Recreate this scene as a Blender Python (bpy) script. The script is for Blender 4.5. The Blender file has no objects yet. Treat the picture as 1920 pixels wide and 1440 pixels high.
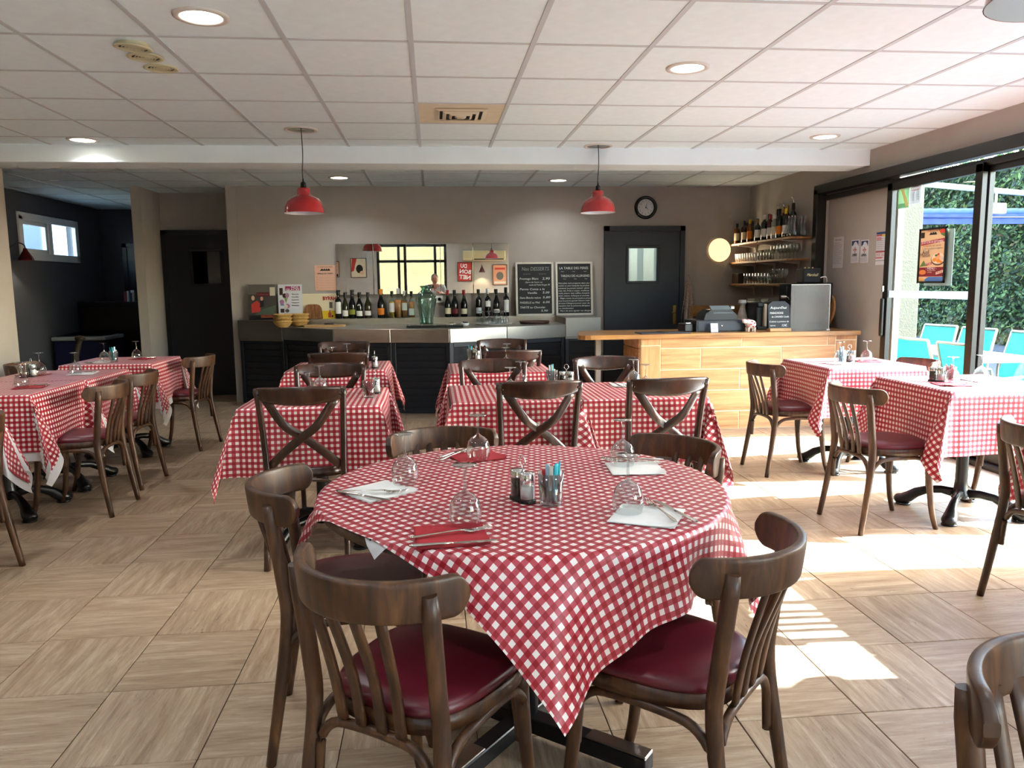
import bpy, bmesh, math, random
from mathutils import Vector, Matrix
R = math.radians
random.seed(7)
scene = bpy.context.scene
COL = scene.collection
PI = math.pi

# ---------------------------------------------------------------- camera, sky, sun, exposure
H = 1.375                                   # lens height
F, PITCH, YAW, ROLL = 1442.0, 0.1287036, -0.1012736, -0.0111819
FWD = Vector((-math.sin(YAW) * math.cos(PITCH), math.cos(YAW) * math.cos(PITCH), -math.sin(PITCH)))
_r = Vector((math.cos(YAW), math.sin(YAW), 0)); _u = _r.cross(FWD)
RIGHT = _r * math.cos(ROLL) + _u * math.sin(ROLL); UP = -_r * math.sin(ROLL) + _u * math.cos(ROLL)
cam_data = bpy.data.cameras.new('camera'); cam = bpy.data.objects.new('camera', cam_data); COL.objects.link(cam)
M = Matrix((RIGHT, UP, -FWD)).transposed().to_4x4(); M.translation = Vector((0, 0, H)); cam.matrix_world = M
cam_data.sensor_width = 36; cam_data.lens = 36 * F / 1920; cam_data.clip_start = 0.02; cam_data.clip_end = 200
scene.camera = cam

world = bpy.data.worlds.new('sky'); scene.world = world; world.use_nodes = True
wn = world.node_tree.nodes; wl = world.node_tree.links
bg = wn['Background']; sky = wn.new('ShaderNodeTexSky'); sky.sky_type = 'NISHITA'; sky.sun_disc = False
sky.sun_elevation = R(34); sky.sun_rotation = R(93); sky.altitude = 50; sky.air_density = 1.0; sky.dust_density = 2.0; sky.ozone_density = 1.0
wl.new(sky.outputs[0], bg.inputs[0]); bg.inputs[1].default_value = 1.8

SUN_DIR = Vector((1, -0.06, 0.672)).normalized()         # towards the sun
sd = bpy.data.lights.new('sun', 'SUN'); sd.energy = 27.0; sd.angle = R(0.6); sd.color = (0.70, 0.86, 1.0)
so = bpy.data.objects.new('sun', sd); COL.objects.link(so); so.rotation_euler = SUN_DIR.to_track_quat('Z', 'Y').to_euler(); so.location = (12, 3, 9)

vs = scene.view_settings
scene.display_settings.display_device = 'sRGB'
vs.view_transform = 'Standard'; vs.look = 'None'; vs.gamma = 1.0; vs.exposure = 1.28; vs.use_curve_mapping = False
cy = scene.cycles
cy.use_denoising = True; cy.max_bounces = 8; cy.diffuse_bounces = 4; cy.glossy_bounces = 4; cy.transmission_bounces = 4; cy.transparent_max_bounces = 16; cy.use_adaptive_sampling = True; cy.adaptive_threshold = 0.06; cy.adaptive_min_samples = 20
cy.caustics_reflective = False; cy.caustics_refractive = False; cy.sample_clamp_indirect = 8.0

# ---------------------------------------------------------------- helpers
def ray(px, py):
    return FWD * F + RIGHT * (px - 960) - UP * (py - 720)
def PX(px, py, X): d = ray(px, py); return Vector((0, 0, H)) + d * (X / d.x)
def PY(px, py, Y): d = ray(px, py); return Vector((0, 0, H)) + d * (Y / d.y)
def PZ(px, py, Z): d = ray(px, py); return Vector((0, 0, H)) + d * ((Z - H) / d.z)

def lin(c):
    if isinstance(c, str):
        c = c.lstrip('#'); c = [int(c[i:i + 2], 16) / 255 for i in (0, 2, 4)]
        c = [x / 12.92 if x <= 0.04045 else ((x + 0.055) / 1.055) ** 2.4 for x in c]
    return (c[0], c[1], c[2], 1.0)

class NT:
    def __init__(s, name):
        s.m = bpy.data.materials.new(name); s.m.use_nodes = True; s.t = s.m.node_tree
        s.b = s.t.nodes['Principled BSDF']; s.out = s.t.nodes['Material Output']
    def n(s, typ, **k):
        x = s.t.nodes.new('ShaderNode' + typ)
        for a, v in k.items(): setattr(x, a, v)
        return x
    def l(s, a, b): s.t.links.new(a, b)
    def set(s, **k):
        for a, v in k.items(): s.b.inputs[a.replace('_', ' ')].default_value = v
    def math(s, op, a, b=None, clamp=False):
        x = s.n('Math', operation=op, use_clamp=clamp)
        for i, v in enumerate((a, b)):
            if v is None: continue
            if hasattr(v, 'links'): s.l(v, x.inputs[i])
            else: x.inputs[i].default_value = v
        return x.outputs[0]
    def mix(s, fac, a, b):
        x = s.n('Mix', data_type='RGBA')
        for i, v in ((0, fac), (6, a), (7, b)):
            if hasattr(v, 'links'): s.l(v, x.inputs[i])
            else: x.inputs[i].default_value = v if i else v
        return x.outputs[2]
    def ramp(s, fac, stops):
        x = s.n('ValToRGB'); s.l(fac, x.inputs[0]); e = x.color_ramp.elements
        while len(e) < len(stops): e.new(0.5)
        for i, (p, c) in enumerate(stops): e[i].position = p; e[i].color = lin(c)
        return x.outputs[0]

_mats = {}
def mat(name, color='#888888', rough=0.5, metal=0.0, spec=0.5, emit=None, es=0.0, noise=0.0, nscale=20.0, bump=0.0, bscale=200.0, coat=0.0):
    if name in _mats: return _mats[name]
    t = NT(name); c = lin(color); t.set(Base_Color=c, Roughness=rough, Metallic=metal)
    t.b.inputs['Specular IOR Level'].default_value = spec; t.b.inputs['Coat Weight'].default_value = coat
    if emit is not None: t.b.inputs['Emission Color'].default_value = lin(emit); t.b.inputs['Emission Strength'].default_value = es
    if noise or bump:
        tc = t.n('TexCoord')
        if noise:
            nz = t.n('TexNoise'); nz.inputs['Scale'].default_value = nscale; nz.inputs['Detail'].default_value = 5; t.l(tc.outputs['Object'], nz.inputs['Vector'])
            d = tuple(x * (1 - noise) for x in c[:3]) + (1,); b = tuple(min(1, x * (1 + noise)) for x in c[:3]) + (1,)
            r = t.n('ValToRGB'); t.l(nz.outputs[0], r.inputs[0]); r.color_ramp.elements[0].position = .3; r.color_ramp.elements[1].position = .7
            r.color_ramp.elements[0].color = d; r.color_ramp.elements[1].color = b; t.l(r.outputs[0], t.b.inputs['Base Color'])
        if bump:
            nb = t.n('TexNoise'); nb.inputs['Scale'].default_value = bscale; nb.inputs['Detail'].default_value = 3; t.l(tc.outputs['Object'], nb.inputs['Vector'])
            bp = t.n('Bump'); bp.inputs['Strength'].default_value = bump; bp.inputs['Distance'].default_value = 0.004; t.l(nb.outputs[0], bp.inputs['Height']); t.l(bp.outputs[0], t.b.inputs['Normal'])
    _mats[name] = t.m
    return t.m

def wood(name, stops, scale=(30, 30, 2.2), rough=0.4, coat=0.0, axis=None, rand=True):
    if name in _mats: return _mats[name]
    t = NT(name); tc = t.n('TexCoord'); mp = t.n('Mapping'); mp.inputs['Scale'].default_value = scale
    oi = t.n('ObjectInfo'); ad = t.n('VectorMath', operation='ADD'); sc = t.n('VectorMath', operation='SCALE'); cb = t.n('CombineXYZ')
    for i in range(3): t.l(oi.outputs['Random'], cb.inputs[i])
    t.l(cb.outputs[0], sc.inputs[0]); sc.inputs['Scale'].default_value = 17.0 if rand else 0.0
    t.l(tc.outputs['Object'], ad.inputs[0]); t.l(sc.outputs[0], ad.inputs[1]); t.l(ad.outputs[0], mp.inputs[0])
    nz = t.n('TexNoise'); nz.inputs['Scale'].default_value = 1.0; nz.inputs['Detail'].default_value = 7; nz.inputs['Roughness'].default_value = .62; nz.inputs['Distortion'].default_value = .6
    t.l(mp.outputs[0], nz.inputs[0]); col = t.ramp(nz.outputs[0], stops); t.l(col, t.b.inputs['Base Color'])
    t.set(Roughness=rough); t.b.inputs['Coat Weight'].default_value = coat; t.b.inputs['Coat Roughness'].default_value = .15
    bp = t.n('Bump'); bp.inputs['Strength'].default_value = .25; bp.inputs['Distance'].default_value = .002; t.l(nz.outputs[0], bp.inputs['Height']); t.l(bp.outputs[0], t.b.inputs['Normal'])
    _mats[name] = t.m
    return t.m

def glass(name, tint='#f4f8f6', refl=0.06, edge=0.75, power=3.0, rough=0.02):
    if name in _mats: return _mats[name]
    t = NT(name); t.t.nodes.remove(t.b)
    lw = t.n('LayerWeight'); lw.inputs['Blend'].default_value = .5
    f = t.math('ADD', t.math('MULTIPLY', t.math('POWER', lw.outputs['Facing'], power), edge), refl, True)
    tr = t.n('BsdfTransparent'); tr.inputs[0].default_value = lin(tint); gl = t.n('BsdfGlossy'); gl.inputs['Roughness'].default_value = rough
    mx = t.n('MixShader'); t.l(f, mx.inputs[0]); t.l(tr.outputs[0], mx.inputs[1]); t.l(gl.outputs[0], mx.inputs[2]); t.l(mx.outputs[0], t.out.inputs[0])
    _mats[name] = t.m
    return t.m

class MB:
    """collects geometry for ONE mesh"""
    def __init__(s): s.bm = bmesh.new(); s.uv = None; s.mi = 0
    def _tag(s, faces, smooth):
        for f in faces: f.material_index = s.mi; f.smooth = smooth
    def face(s, pts, smooth=False):
        f = s.bm.faces.new([s.bm.verts.new(p) for p in pts]); s._tag([f], smooth); return s
    def box(s, c, size, rot=None, bev=0.0, seg=1):
        m = Matrix.Translation(Vector(c))
        if rot is not None: m = m @ (rot if isinstance(rot, Matrix) else Matrix.Rotation(rot, 4, 'Z'))
        m = m @ Matrix.Diagonal((size[0], size[1], size[2], 1))
        g = bmesh.ops.create_cube(s.bm, size=1.0, matrix=m); fs = set(f for v in g['verts'] for f in v.link_faces); s._tag(fs, False)
        if bev:
            es = set(e for v in g['verts'] for e in v.link_edges)
            r = bmesh.ops.bevel(s.bm, geom=list(es), offset=min(bev, .45 * min(size)), segments=seg, affect='EDGES', profile=.5); s._tag(r['faces'], seg > 1)
        return s
    def grid(s, rows, closed_u=False, closed_v=False, smooth=True, cap=False, uvs=None):
        vs_ = [[s.bm.verts.new(p) for p in r] for r in rows]; nr, nc = len(rows), len(rows[0]); fs = []
        if uvs is not None and s.uv is None: s.uv = s.bm.loops.layers.uv.new('UVMap')
        for i in range(nr - (0 if closed_u else 1)):
            for j in range(nc - (0 if closed_v else 1)):
                ix = [(i, j), (i, (j + 1) % nc), ((i + 1) % nr, (j + 1) % nc), ((i + 1) % nr, j)]
                q = [vs_[a][b] for a, b in ix]
                if len(set(q)) < 4: continue
                f = s.bm.faces.new(q); fs.append(f)
                if uvs is not None:
                    for lp, (a, b) in zip(f.loops, ix): lp[s.uv].uv = uvs[a][b]
        s._tag(fs, smooth)
        if cap and closed_v:
            c1 = s.bm.faces.new(list(reversed(vs_[0]))); c2 = s.bm.faces.new(vs_[-1]); s._tag([c1, c2], False)
        return s
    def lathe(s, prof, n=24, c=(0, 0, 0), smooth=True, cap=False, m=None):
        rows = []
        for r, z in prof:
            row = [Vector((c[0] + r * math.cos(2 * PI * k / n), c[1] + r * math.sin(2 * PI * k / n), c[2] + z)) for k in range(n)]
            if m is not None: row = [m @ p for p in row]
            rows.append(row)
        return s.grid(rows, closed_v=True, smooth=smooth, cap=cap)
    def sweep(s, path, sec, scale=None, side=None, smooth=True, cap=True):
        """sec: closed 2D outline (a along side, b along normal); scale: per point (sa, sb)"""
        path = [Vector(p) for p in path]; n = len(path); rows = []
        for i, p in enumerate(path):
            t = (path[min(i + 1, n - 1)] - path[max(i - 1, 0)]).normalized()
            ref = Vector(side) if side is not None else (Vector((0, 0, 1)) if abs(t.z) < .9 else Vector((1, 0, 0)))
            a = (ref - t * ref.dot(t)).normalized(); b = t.cross(a)
            sa, sb = scale[i] if scale else (1, 1)
            rows.append([p + a * (q[0] * sa) + b * (q[1] * sb) for q in sec])
        return s.grid(rows, closed_v=True, smooth=smooth, cap=cap)
    def tube(s, path, r, n=8, smooth=True, cap=True, side=None):
        rr = r if isinstance(r, (list, tuple)) else [r] * len(path)
        return s.sweep(path, [(math.cos(2 * PI * k / n), math.sin(2 * PI * k / n)) for k in range(n)], [(x, x) for x in rr], side, smooth, cap)
    def prism(s, outline, z0, z1, m=None, smooth=False):
        a = [Vector((p[0], p[1], z0)) for p in outline]; b = [Vector((p[0], p[1], z1)) for p in outline]
        if m is not None: a = [m @ p for p in a]; b = [m @ p for p in b]
        va = [s.bm.verts.new(p) for p in a]; vb = [s.bm.verts.new(p) for p in b]; n = len(va)
        fs = [s.bm.faces.new(list(reversed(va))), s.bm.faces.new(vb)]; s._tag(fs, False)
        sf = [s.bm.faces.new([va[i], va[(i + 1) % n], vb[(i + 1) % n], vb[i]]) for i in range(n)]; s._tag(sf, smooth)
        return s
    def ball(s, c, r, sx=1, sy=1, sz=1, seg=12):
        g = bmesh.ops.create_uvsphere(s.bm, u_segments=seg, v_segments=max(6, seg // 2 + 2), radius=r, matrix=Matrix.Translation(Vector(c)) @ Matrix.Diagonal((sx, sy, sz, 1)))
        s._tag(set(f for v in g['verts'] for f in v.link_faces), True); return s
    def mesh(s, name, mats):
        bmesh.ops.recalc_face_normals(s.bm, faces=s.bm.faces[:])
        me = bpy.data.meshes.new(name); s.bm.to_mesh(me); s.bm.free()
        for m_ in (mats if isinstance(mats, (list, tuple)) else [mats]): me.materials.append(m_)
        return me
    def build(s, name, mats, parent=None, loc=None, rotz=0.0):
        return link(name, s.mesh(name, mats), parent, loc, rotz)

def link(name, me, parent=None, loc=None, rotz=0.0):
    o = bpy.data.objects.new(name, me); COL.objects.link(o)
    if loc is not None: o.location = loc
    if rotz: o.rotation_euler = (0, 0, rotz)
    if parent is not None: o.parent = parent
    return o
def tag(o, label=None, cat=None, group=None, kind=None):
    if label: o['label'] = label
    if cat: o['category'] = cat
    if group: o['group'] = group
    if kind: o['kind'] = kind
    return o
def empty(name, loc=(0, 0, 0), rotz=0.0, label=None, cat=None, group=None):
    o = bpy.data.objects.new(name, None); COL.objects.link(o); o.location = loc; o.rotation_euler = (0, 0, rotz); o.empty_display_size = .05
    return tag(o, label, cat, group)
def struct(o): o['kind'] = 'structure'; return o
def copy_tree(o, parent=None):
    c = o.copy(); COL.objects.link(c); c.parent = parent
    for ch in list(o.children): copy_tree(ch, c)
    return c
_protos = {}
def place(key, maker, loc, rotz, label, cat, group=None):
    """the first call makes the thing, later ones copy it with its parts"""
    if key not in _protos: o = _protos[key] = maker()
    else: o = copy_tree(_protos[key])
    for k in ('label', 'category', 'group'):
        if k in o: del o[k]
    o.location = loc; o.rotation_euler = (0, 0, rotz)
    return tag(o, label, cat, group)
def ang(fx, fy):             # turn that makes local +Y point along (fx, fy)
    return math.atan2(-fx, fy)
def rrect(w, h, r, n=5):
    pts = []
    for cx, cy, a0 in ((w / 2 - r, h / 2 - r, 0), (-w / 2 + r, h / 2 - r, 90), (-w / 2 + r, -h / 2 + r, 180), (w / 2 - r, -h / 2 + r, 270)):
        for k in range(n + 1): a = R(a0 + 90 * k / n); pts.append((cx + r * math.cos(a), cy + r * math.sin(a)))
    return pts
def bez(pts, n=24):          # smooth curve through points (Catmull-Rom)
    P = [Vector(p) for p in pts]; P = [P[0] * 2 - P[1]] + P + [P[-1] * 2 - P[-2]]; out = []; m = len(P) - 3
    for k in range(n + 1):
        x = k / n * m; i = min(int(x), m - 1); t = x - i; a, b, c, d = P[i:i + 4]
        out.append(0.5 * ((2 * b) + (c - a) * t + (2 * a - 5 * b + 4 * c - d) * t * t + (3 * b - a - 3 * c + d) * t ** 3))
    return out
def text_mesh(body, size, material, width=None, shear=0.0, align='LEFT', space=1.0, extrude=0.0, bold=0.0, res=2):
    cu = bpy.data.curves.new('text', 'FONT'); cu.body = body; cu.size = size; cu.shear = shear; cu.align_x = align; cu.align_y = 'CENTER'; cu.space_line = space
    cu.resolution_u = res; cu.extrude = extrude; cu.offset = bold
    o = bpy.data.objects.new('text', cu)
    me = bpy.data.meshes.new_from_object(o)
    bpy.data.objects.remove(o); bpy.data.curves.remove(cu)
    if width and len(me.vertices):
        xs = [v.co.x for v in me.vertices]; w = max(xs) - min(xs)
        if w > 0:
            k = width / w
            for v in me.vertices: v.co.x *= k
    me.materials.clear(); me.materials.append(material)
    return me
UPR = Matrix.Rotation(PI / 2, 4, 'X')          # flat XY drawing -> upright in XZ, facing -Y
def add_text(parent, body, pos, size, material, m=None, **k):
    """lettering on a sheet drawn in the parent's local XY (m turns it into place)"""
    me = text_mesh(body, size, material, **k)
    if not len(me.polygons): return None
    T = (m if m is not None else Matrix.Identity(4)) @ Matrix.Translation(Vector((pos[0], pos[1], pos[2] if len(pos) > 2 else .0035)))
    me.transform(T)
    return link('lettering', me, parent)
# ---------------------------------------------------------------- materials of the room
CZ = 2.553; XR = 4.0; XL = -3.65; YB = 9.5; YREAR = -2.2; YBEAM = 6.84
M_wall = mat('taupe_wall_paint', '#a8a098', .85, noise=.03, nscale=6, bump=.15, bscale=260)
M_wall_shade = mat('shaded_wall_paint', '#4b4c54', .85, noise=.03, nscale=6, bump=.15, bscale=260)  # alcove walls: their low light is put into a darker colour
M_beam = mat('white_beam_paint', '#e8f3f8', .8, noise=.02, nscale=5)
M_ceil = mat('ceiling_tile_white', '#e4f3fa', .9, noise=.025, nscale=14, bump=.2, bscale=350)
M_grid = mat('ceiling_grid_grey', '#c0c8ce', .6)
M_blk = mat('black_aluminium', '#17130f', .35, spec=.5)
M_navy = mat('navy_door_paint', '#0b0f18', .45, noise=.05, nscale=3)
M_dark = mat('near_black', '#0c0c0d', .5)
M_white = mat('white_paint', '#e8e6e2', .6)
M_steel = mat('brushed_steel', '#b9b4ac', .28, metal=1.0, noise=.05, nscale=8)
M_chrome = mat('chrome', '#d8d8d8', .12, metal=1.0)
M_pane = glass('window_pane_glass', '#f3f8f7', .03, .5, 4.0, .0)
M_clear = glass('drinking_glass', '#e9eded', .09, .95, 1.9, .02)
M_black_plastic = mat('black_plastic', '#131416', .4)

# travertine floor stone, streaks along one axis per tile
def travertine(name, along):
    t = NT(name); tc = t.n('TexCoord'); oi = t.n('ObjectInfo'); ge = t.n('NewGeometry')
    rnd = t.math('ADD', oi.outputs['Random'], ge.outputs['Random Per Island'])
    cb = t.n('CombineXYZ'); 
    for i in range(3): t.l(t.math('MULTIPLY', rnd, 37.0 + 11 * i), cb.inputs[i])
    ad = t.n('VectorMath', operation='ADD'); t.l(tc.outputs['Object'], ad.inputs[0]); t.l(cb.outputs[0], ad.inputs[1])
    def streak(lo, hi, dist, rough):
        mp = t.n('Mapping'); mp.inputs['Scale'].default_value = (lo, hi, 6) if along == 'x' else (hi, lo, 6); t.l(ad.outputs[0], mp.inputs[0])
        nz = t.n('TexNoise'); nz.inputs['Scale'].default_value = 1; nz.inputs['Detail'].default_value = 8; nz.inputs['Roughness'].default_value = rough; nz.inputs['Distortion'].default_value = dist; t.l(mp.outputs[0], nz.inputs[0]); return nz.outputs[0]
    wide = streak(2.2, 22, 1.2, .6); fine = streak(9, 95, .8, .72); n2 = streak(9, 38, 2.2, .78)
    both = t.math('ADD', t.math('MULTIPLY', wide, .55), t.math('MULTIPLY', fine, .45))
    col = t.ramp(both, [(.33, '#7d6651'), (.45, '#98816a'), (.54, '#a8937c'), (.68, '#c0af9a')])
    n3 = t.n('TexNoise'); n3.inputs['Scale'].default_value = 4.5; n3.inputs['Detail'].default_value = 2; t.l(ad.outputs[0], n3.inputs[0])
    pit = t.math('MULTIPLY', t.math('MULTIPLY', t.math('SUBTRACT', n2, .57), 14, True), t.math('MULTIPLY', t.math('SUBTRACT', n3.outputs[0], .52), 9, True), True)
    col2 = t.mix(t.math('MULTIPLY', pit, .8), col, lin('#4a3f38'))
    tint = t.ramp(rnd, [(0, '#d8d2cc'), (.5, '#efe9e2'), (1, '#fff8f0')])
    mul = t.n('Mix', data_type='RGBA', blend_type='MULTIPLY'); mul.inputs[0].default_value = .55; t.l(col2, mul.inputs[6]); t.l(tint, mul.inputs[7])
    t.l(mul.outputs[2], t.b.inputs['Base Color']); t.set(Roughness=.42); t.b.inputs['Specular IOR Level'].default_value = .4
    bp = t.n('Bump'); bp.inputs['Strength'].default_value = .2; bp.inputs['Distance'].default_value = .002; bp.invert = True
    t.l(t.math('ADD', pit, t.math('MULTIPLY', fine, -.4)), bp.inputs['Height']); t.l(bp.outputs[0], t.b.inputs['Normal'])
    return t.m
M_trav = [travertine('travertine_streaks_across', 'x'), travertine('travertine_streaks_along', 'y')]
M_joint = mat('dark_floor_joint', '#4c4036', .9)

# ---------------------------------------------------------------- floor: every tile a part
floor = struct(MB().box((-.4, 5.0, -.06), (9.6, 14.8, .1)).build('floor', M_joint))
TX, TY, X0, Y0 = .4126, .4335, -1.133, 2.62
def tile_mesh(i):
    return MB().box((0, 0, 0), (TX - .003, TY - .003, .014), bev=.0015).mesh('floor_tile', M_trav[i])
tmesh = [tile_mesh(0), tile_mesh(1)]
cand = []
for i in range(-10, 14):
    for j in range(-12, 24):
        x, y = X0 + (i + .5) * TX, Y0 + (j + .5) * TY
        if x > XR + .2 or x < -5.1 or y > 12.4 or y < YREAR - .2: continue
        if y > YB + .3 and x > -2.3: continue
        p = Vector((x, y, -H)); d = p.dot(FWD); vis = False
        if d > .3:
            u, v = 960 + F * p.dot(RIGHT) / d, 720 - F * p.dot(UP) / d
            vis = -80 < u < 2000 and v < 1560
        cand.append(((p.length if vis else 100 + p.length), i, j, x, y))
cand.sort()
rest = [MB(), MB()]
for k, (d, i, j, x, y) in enumerate(cand):
    g = (i + j) % 2
    if k < 300: link('floor_tile', tmesh[g], floor, (x, y, -.007 + random.uniform(-.0006, .0006)))
    else: rest[g].box((x, y, -.0072), (TX - .003, TY - .003, .014))
for g in (0, 1): tag(rest[g].build('floor_tiles_beyond', M_trav[g], floor), kind='stuff')

# ---------------------------------------------------------------- suspended ceiling: tiles and grid bars are parts
ceil = struct(MB().box((-.4, 5.0, CZ + .12), (9.6, 14.8, .1)).build('ceiling', M_grid))
CX0, CPX, CY0, CPY = -.674, .6, 3.96, .639
ctile = MB().box((0, 0, 0), (CPX - .022, CPY - .022, .012), bev=.002).mesh('ceiling_tile', M_ceil)
AC_CELL = (1, 2)
rest = MB()
cells = []
for i in range(-8, 8):
    for j in range(-10, 14):
        x, y = CX0 + (i + .5) * CPX, CY0 + (j + .5) * CPY
        if x - .3 > XR or x < -5.2 or y > 12.5 or y < YREAR - .3: continue
        if (y > YB + .3 and x > -2.2) : continue
        if (i, j) == AC_CELL: continue
        if y > 2.2: link('ceiling_tile', ctile, ceil, (x, y, CZ + .008))
        else: rest.box((x, y, CZ + .008), (CPX - .022, CPY - .022, .012))
tag(rest.build('ceiling_tiles_behind', M_ceil, ceil), kind='stuff')
for i in range(-8, 8):
    x = CX0 + i * CPX
    if x < XR and x > -5.1: MB().box((x, 5.0, CZ + .001), (.026, 14.6, .006)).build('grid_bar', M_grid, ceil)
for j in range(-9, 14):
    y = CY0 + j * CPY
    if YREAR < y < 12.4: MB().box((-.5, y, CZ + .0025), (9.0, .024, .005)).build('grid_bar', M_grid, ceil)

# ---------------------------------------------------------------- walls
w = MB()
for x0, x1, z0, z1 in ((-2.384, 2.30, -.1, CZ + .2), (2.98, 4.15, -.1, CZ + .2), (2.30, 2.98, -.1, 1.3), (2.30, 2.98, 1.92, CZ + .2)):
    w.box(((x0 + x1) / 2, YB + .08, (z0 + z1) / 2), (x1 - x0, .12, z1 - z0))
struct(w.build('wall_back', M_wall))
struct(MB().box((-2.384 + .06 + .0, 9.9, CZ / 2 + .05), (.12, .78, CZ + .3)).build('wall_back_return', M_wall))
struct(MB().box((-2.9, 10.28, CZ / 2 + .05), (1.1, .12, CZ + .3)).build('wall_passage', M_wall))
struct(MB().box((-3.42, 11.0, CZ / 2 + .05), (.11, 2.84, CZ + .3)).build('wall_partition', M_wall))
struct(MB().box((-4.2, 12.36, CZ / 2 + .05), (1.7, .12, CZ + .3)).build('wall_alcove_back', M_wall_shade))
# left wall ends at the alcove; the alcove's own wall stands further out
struct(MB().box((XL - .07, (YREAR + 7.2) / 2, CZ / 2 + .05), (.14, 7.2 - YREAR, CZ + .3)).build('wall_left', M_wall))
struct(MB().box((-4.35, 7.14, CZ / 2 + .05), (1.3, .12, CZ + .3)).build('wall_left_return', M_wall_shade))
WY0, WY1, WZ0, WZ1 = 9.98, 11.47, 1.78, 2.27       # small window in the alcove wall
w = MB()
w.box((-4.99, (7.1 + WY0) / 2, CZ / 2 + .05), (.12, WY0 - 7.1, CZ + .3)); w.box((-4.99, (12.4 + WY1) / 2, CZ / 2 + .05), (.12, 12.4 - WY1, CZ + .3))
w.box((-4.99, (WY0 + WY1) / 2, WZ0 / 2 - .05), (.12, WY1 - WY0, WZ0 + .1)); w.box((-4.99, (WY0 + WY1) / 2, (WZ1 + CZ) / 2 + .1), (.12, WY1 - WY0, CZ - WZ1 + .2))
struct(w.build('wall_alcove_left', M_wall_shade))
struct(MB().box((.15, YBEAM + .18, CZ - .035), (7.7, .36, .21), bev=.004).build('ceiling_beam', M_beam))
# right wall: solid to the back, the glazed opening, solid behind the camera but for an added bay
GY0, GY1, GZ = 2.12, 7.72, 2.30
w = MB(); TH = .16
w.box((XR + TH / 2, (GY1 + YB + .1) / 2, CZ / 2 + .05), (TH, YB + .1 - GY1, CZ + .3))
BY0, BY1 = -1.95, -.7                                  # added unseen bay, lets in daylight to brighten the ceiling
w.box((XR + TH / 2, (GY0 + BY1) / 2, CZ / 2 + .05), (TH, GY0 - BY1, CZ + .3)); w.box((XR + TH / 2, (BY0 + YREAR) / 2, CZ / 2 + .05), (TH, BY0 - YREAR, CZ + .3)); w.box((XR + TH / 2, (BY0 + BY1) / 2, (GZ + CZ) / 2 + .1), (TH, BY1 - BY0, CZ - GZ + .2))
w.box((XR + TH / 2, (GY0 + GY1) / 2, (GZ + CZ) / 2 + .1), (TH, GY1 - GY0, CZ - GZ + .2))
struct(w.build('wall_right', M_wall))
PANEL_Y = 6.56                                      # the solid infill panel that carries the notices
struct(MB().box((XR + .12, (PANEL_Y + GY1) / 2, GZ / 2), (.06, GY1 - PANEL_Y + .1, GZ)).build('wall_infill', M_wall))
# baseboard
bb = MB().box((-.2, YB - .005, .04), (4.3, .015, .08)); struct(bb.build('baseboard_back', M_wall))

# ---------------------------------------------------------------- sliding glass door
def frame_bar(p, a, b, w_, t_, name='frame_bar', m=M_blk):
    a, b = Vector(a), Vector(b); c = (a + b) / 2; d = b - a
    size = (t_, abs(d.y) + (w_ if abs(d.y) < .01 else 0), abs(d.z) + (w_ if abs(d.z) < .01 else 0))
    return MB().box(c, size, bev=.004).build(name, m, p)
win = struct(empty('window_1'))
frame_bar(win, (XR - .01, GY0, GZ + .0), (XR - .01, GY1 + .04, GZ + .0), .09, .10, 'head_frame')
frame_bar(win, (XR + .03, GY0, GZ - .085), (XR + .03, GY1, GZ - .085), .05, .05, 'head_track')
frame_bar(win, (XR - .01, GY1 + .0, .0), (XR - .01, GY1 + .0, GZ), .09, .10, 'jamb')
frame_bar(win, (XR - .01, GY0, .0), (XR - .01, GY0, GZ), .09, .10, 'jamb')
frame_bar(win, (XR + .03, GY0, .02), (XR + .03, GY1, .02), .04, .12, 'sill_track')
def leaf(n, y0, y1, x, handle=None):
    d = struct(empty('door_%d' % n))
    s = .075
    frame_bar(d, (x, y0 + s / 2, .05), (x, y0 + s / 2, GZ - .09), s, .045, 'stile'); frame_bar(d, (x, y1 - s / 2, .05), (x, y1 - s / 2, GZ - .09), s, .045, 'stile')
    frame_bar(d, (x, y0, .08), (x, y1, .08), .08, .045, 'rail'); frame_bar(d, (x, y0, GZ - .12), (x, y1, GZ - .12), .07, .045, 'rail')
    MB().box((x, (y0 + y1) / 2, GZ / 2), (.006, y1 - y0 - 2 * s + .02, GZ - .3)).build('pane', M_pane, d)
    if handle is not None:
        h = MB().box((x - .04, handle, 1.05), (.035, .035, .34), bev=.012, seg=2).build('handle', M_blk, d)
        MB().box((x - .045, handle, 1.30), (.012, .02, .05)).build('latch', M_chrome, d)
    return d
D1 = leaf(1, 5.33, 6.51, XR + .0, 6.47)
D2 = leaf(2, 4.20, 5.40, XR + .055)
D3 = leaf(3, 3.15, 4.26, XR + .0)
D4 = leaf(4, 2.12, 3.22, XR + .055)
w3 = struct(empty('window_3_added'))  # glazing of the added bay
for y in (BY0 + .03, (BY0 + BY1) / 2, BY1 - .03): frame_bar(w3, (XR + .05, y, 0), (XR + .05, y, GZ), .07, .07, 'mullion')
for z in (.03, GZ - .03): frame_bar(w3, (XR + .05, BY0, z), (XR + .05, BY1, z), .06, .07, 'rail')
for y0, y1 in ((BY0, (BY0 + BY1) / 2), ((BY0 + BY1) / 2, BY1)): MB().box((XR + .05, (y0 + y1) / 2, GZ / 2), (.006, y1 - y0, GZ)).build('pane', M_pane, w3)
# the frosted safety band on the first leaf's pane
M_frost = mat('frosted_film', '#cfe3ea', .6)
t = NT('frosted_band'); t.set(Base_Color=lin('#cfe6ee'), Roughness=.6, Alpha=.6); M_frost = t.m
MB().box((XR - .005, 5.92, 1.255), (.001, 1.03, .06)).build('frosted_band', M_frost, D1)

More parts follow.
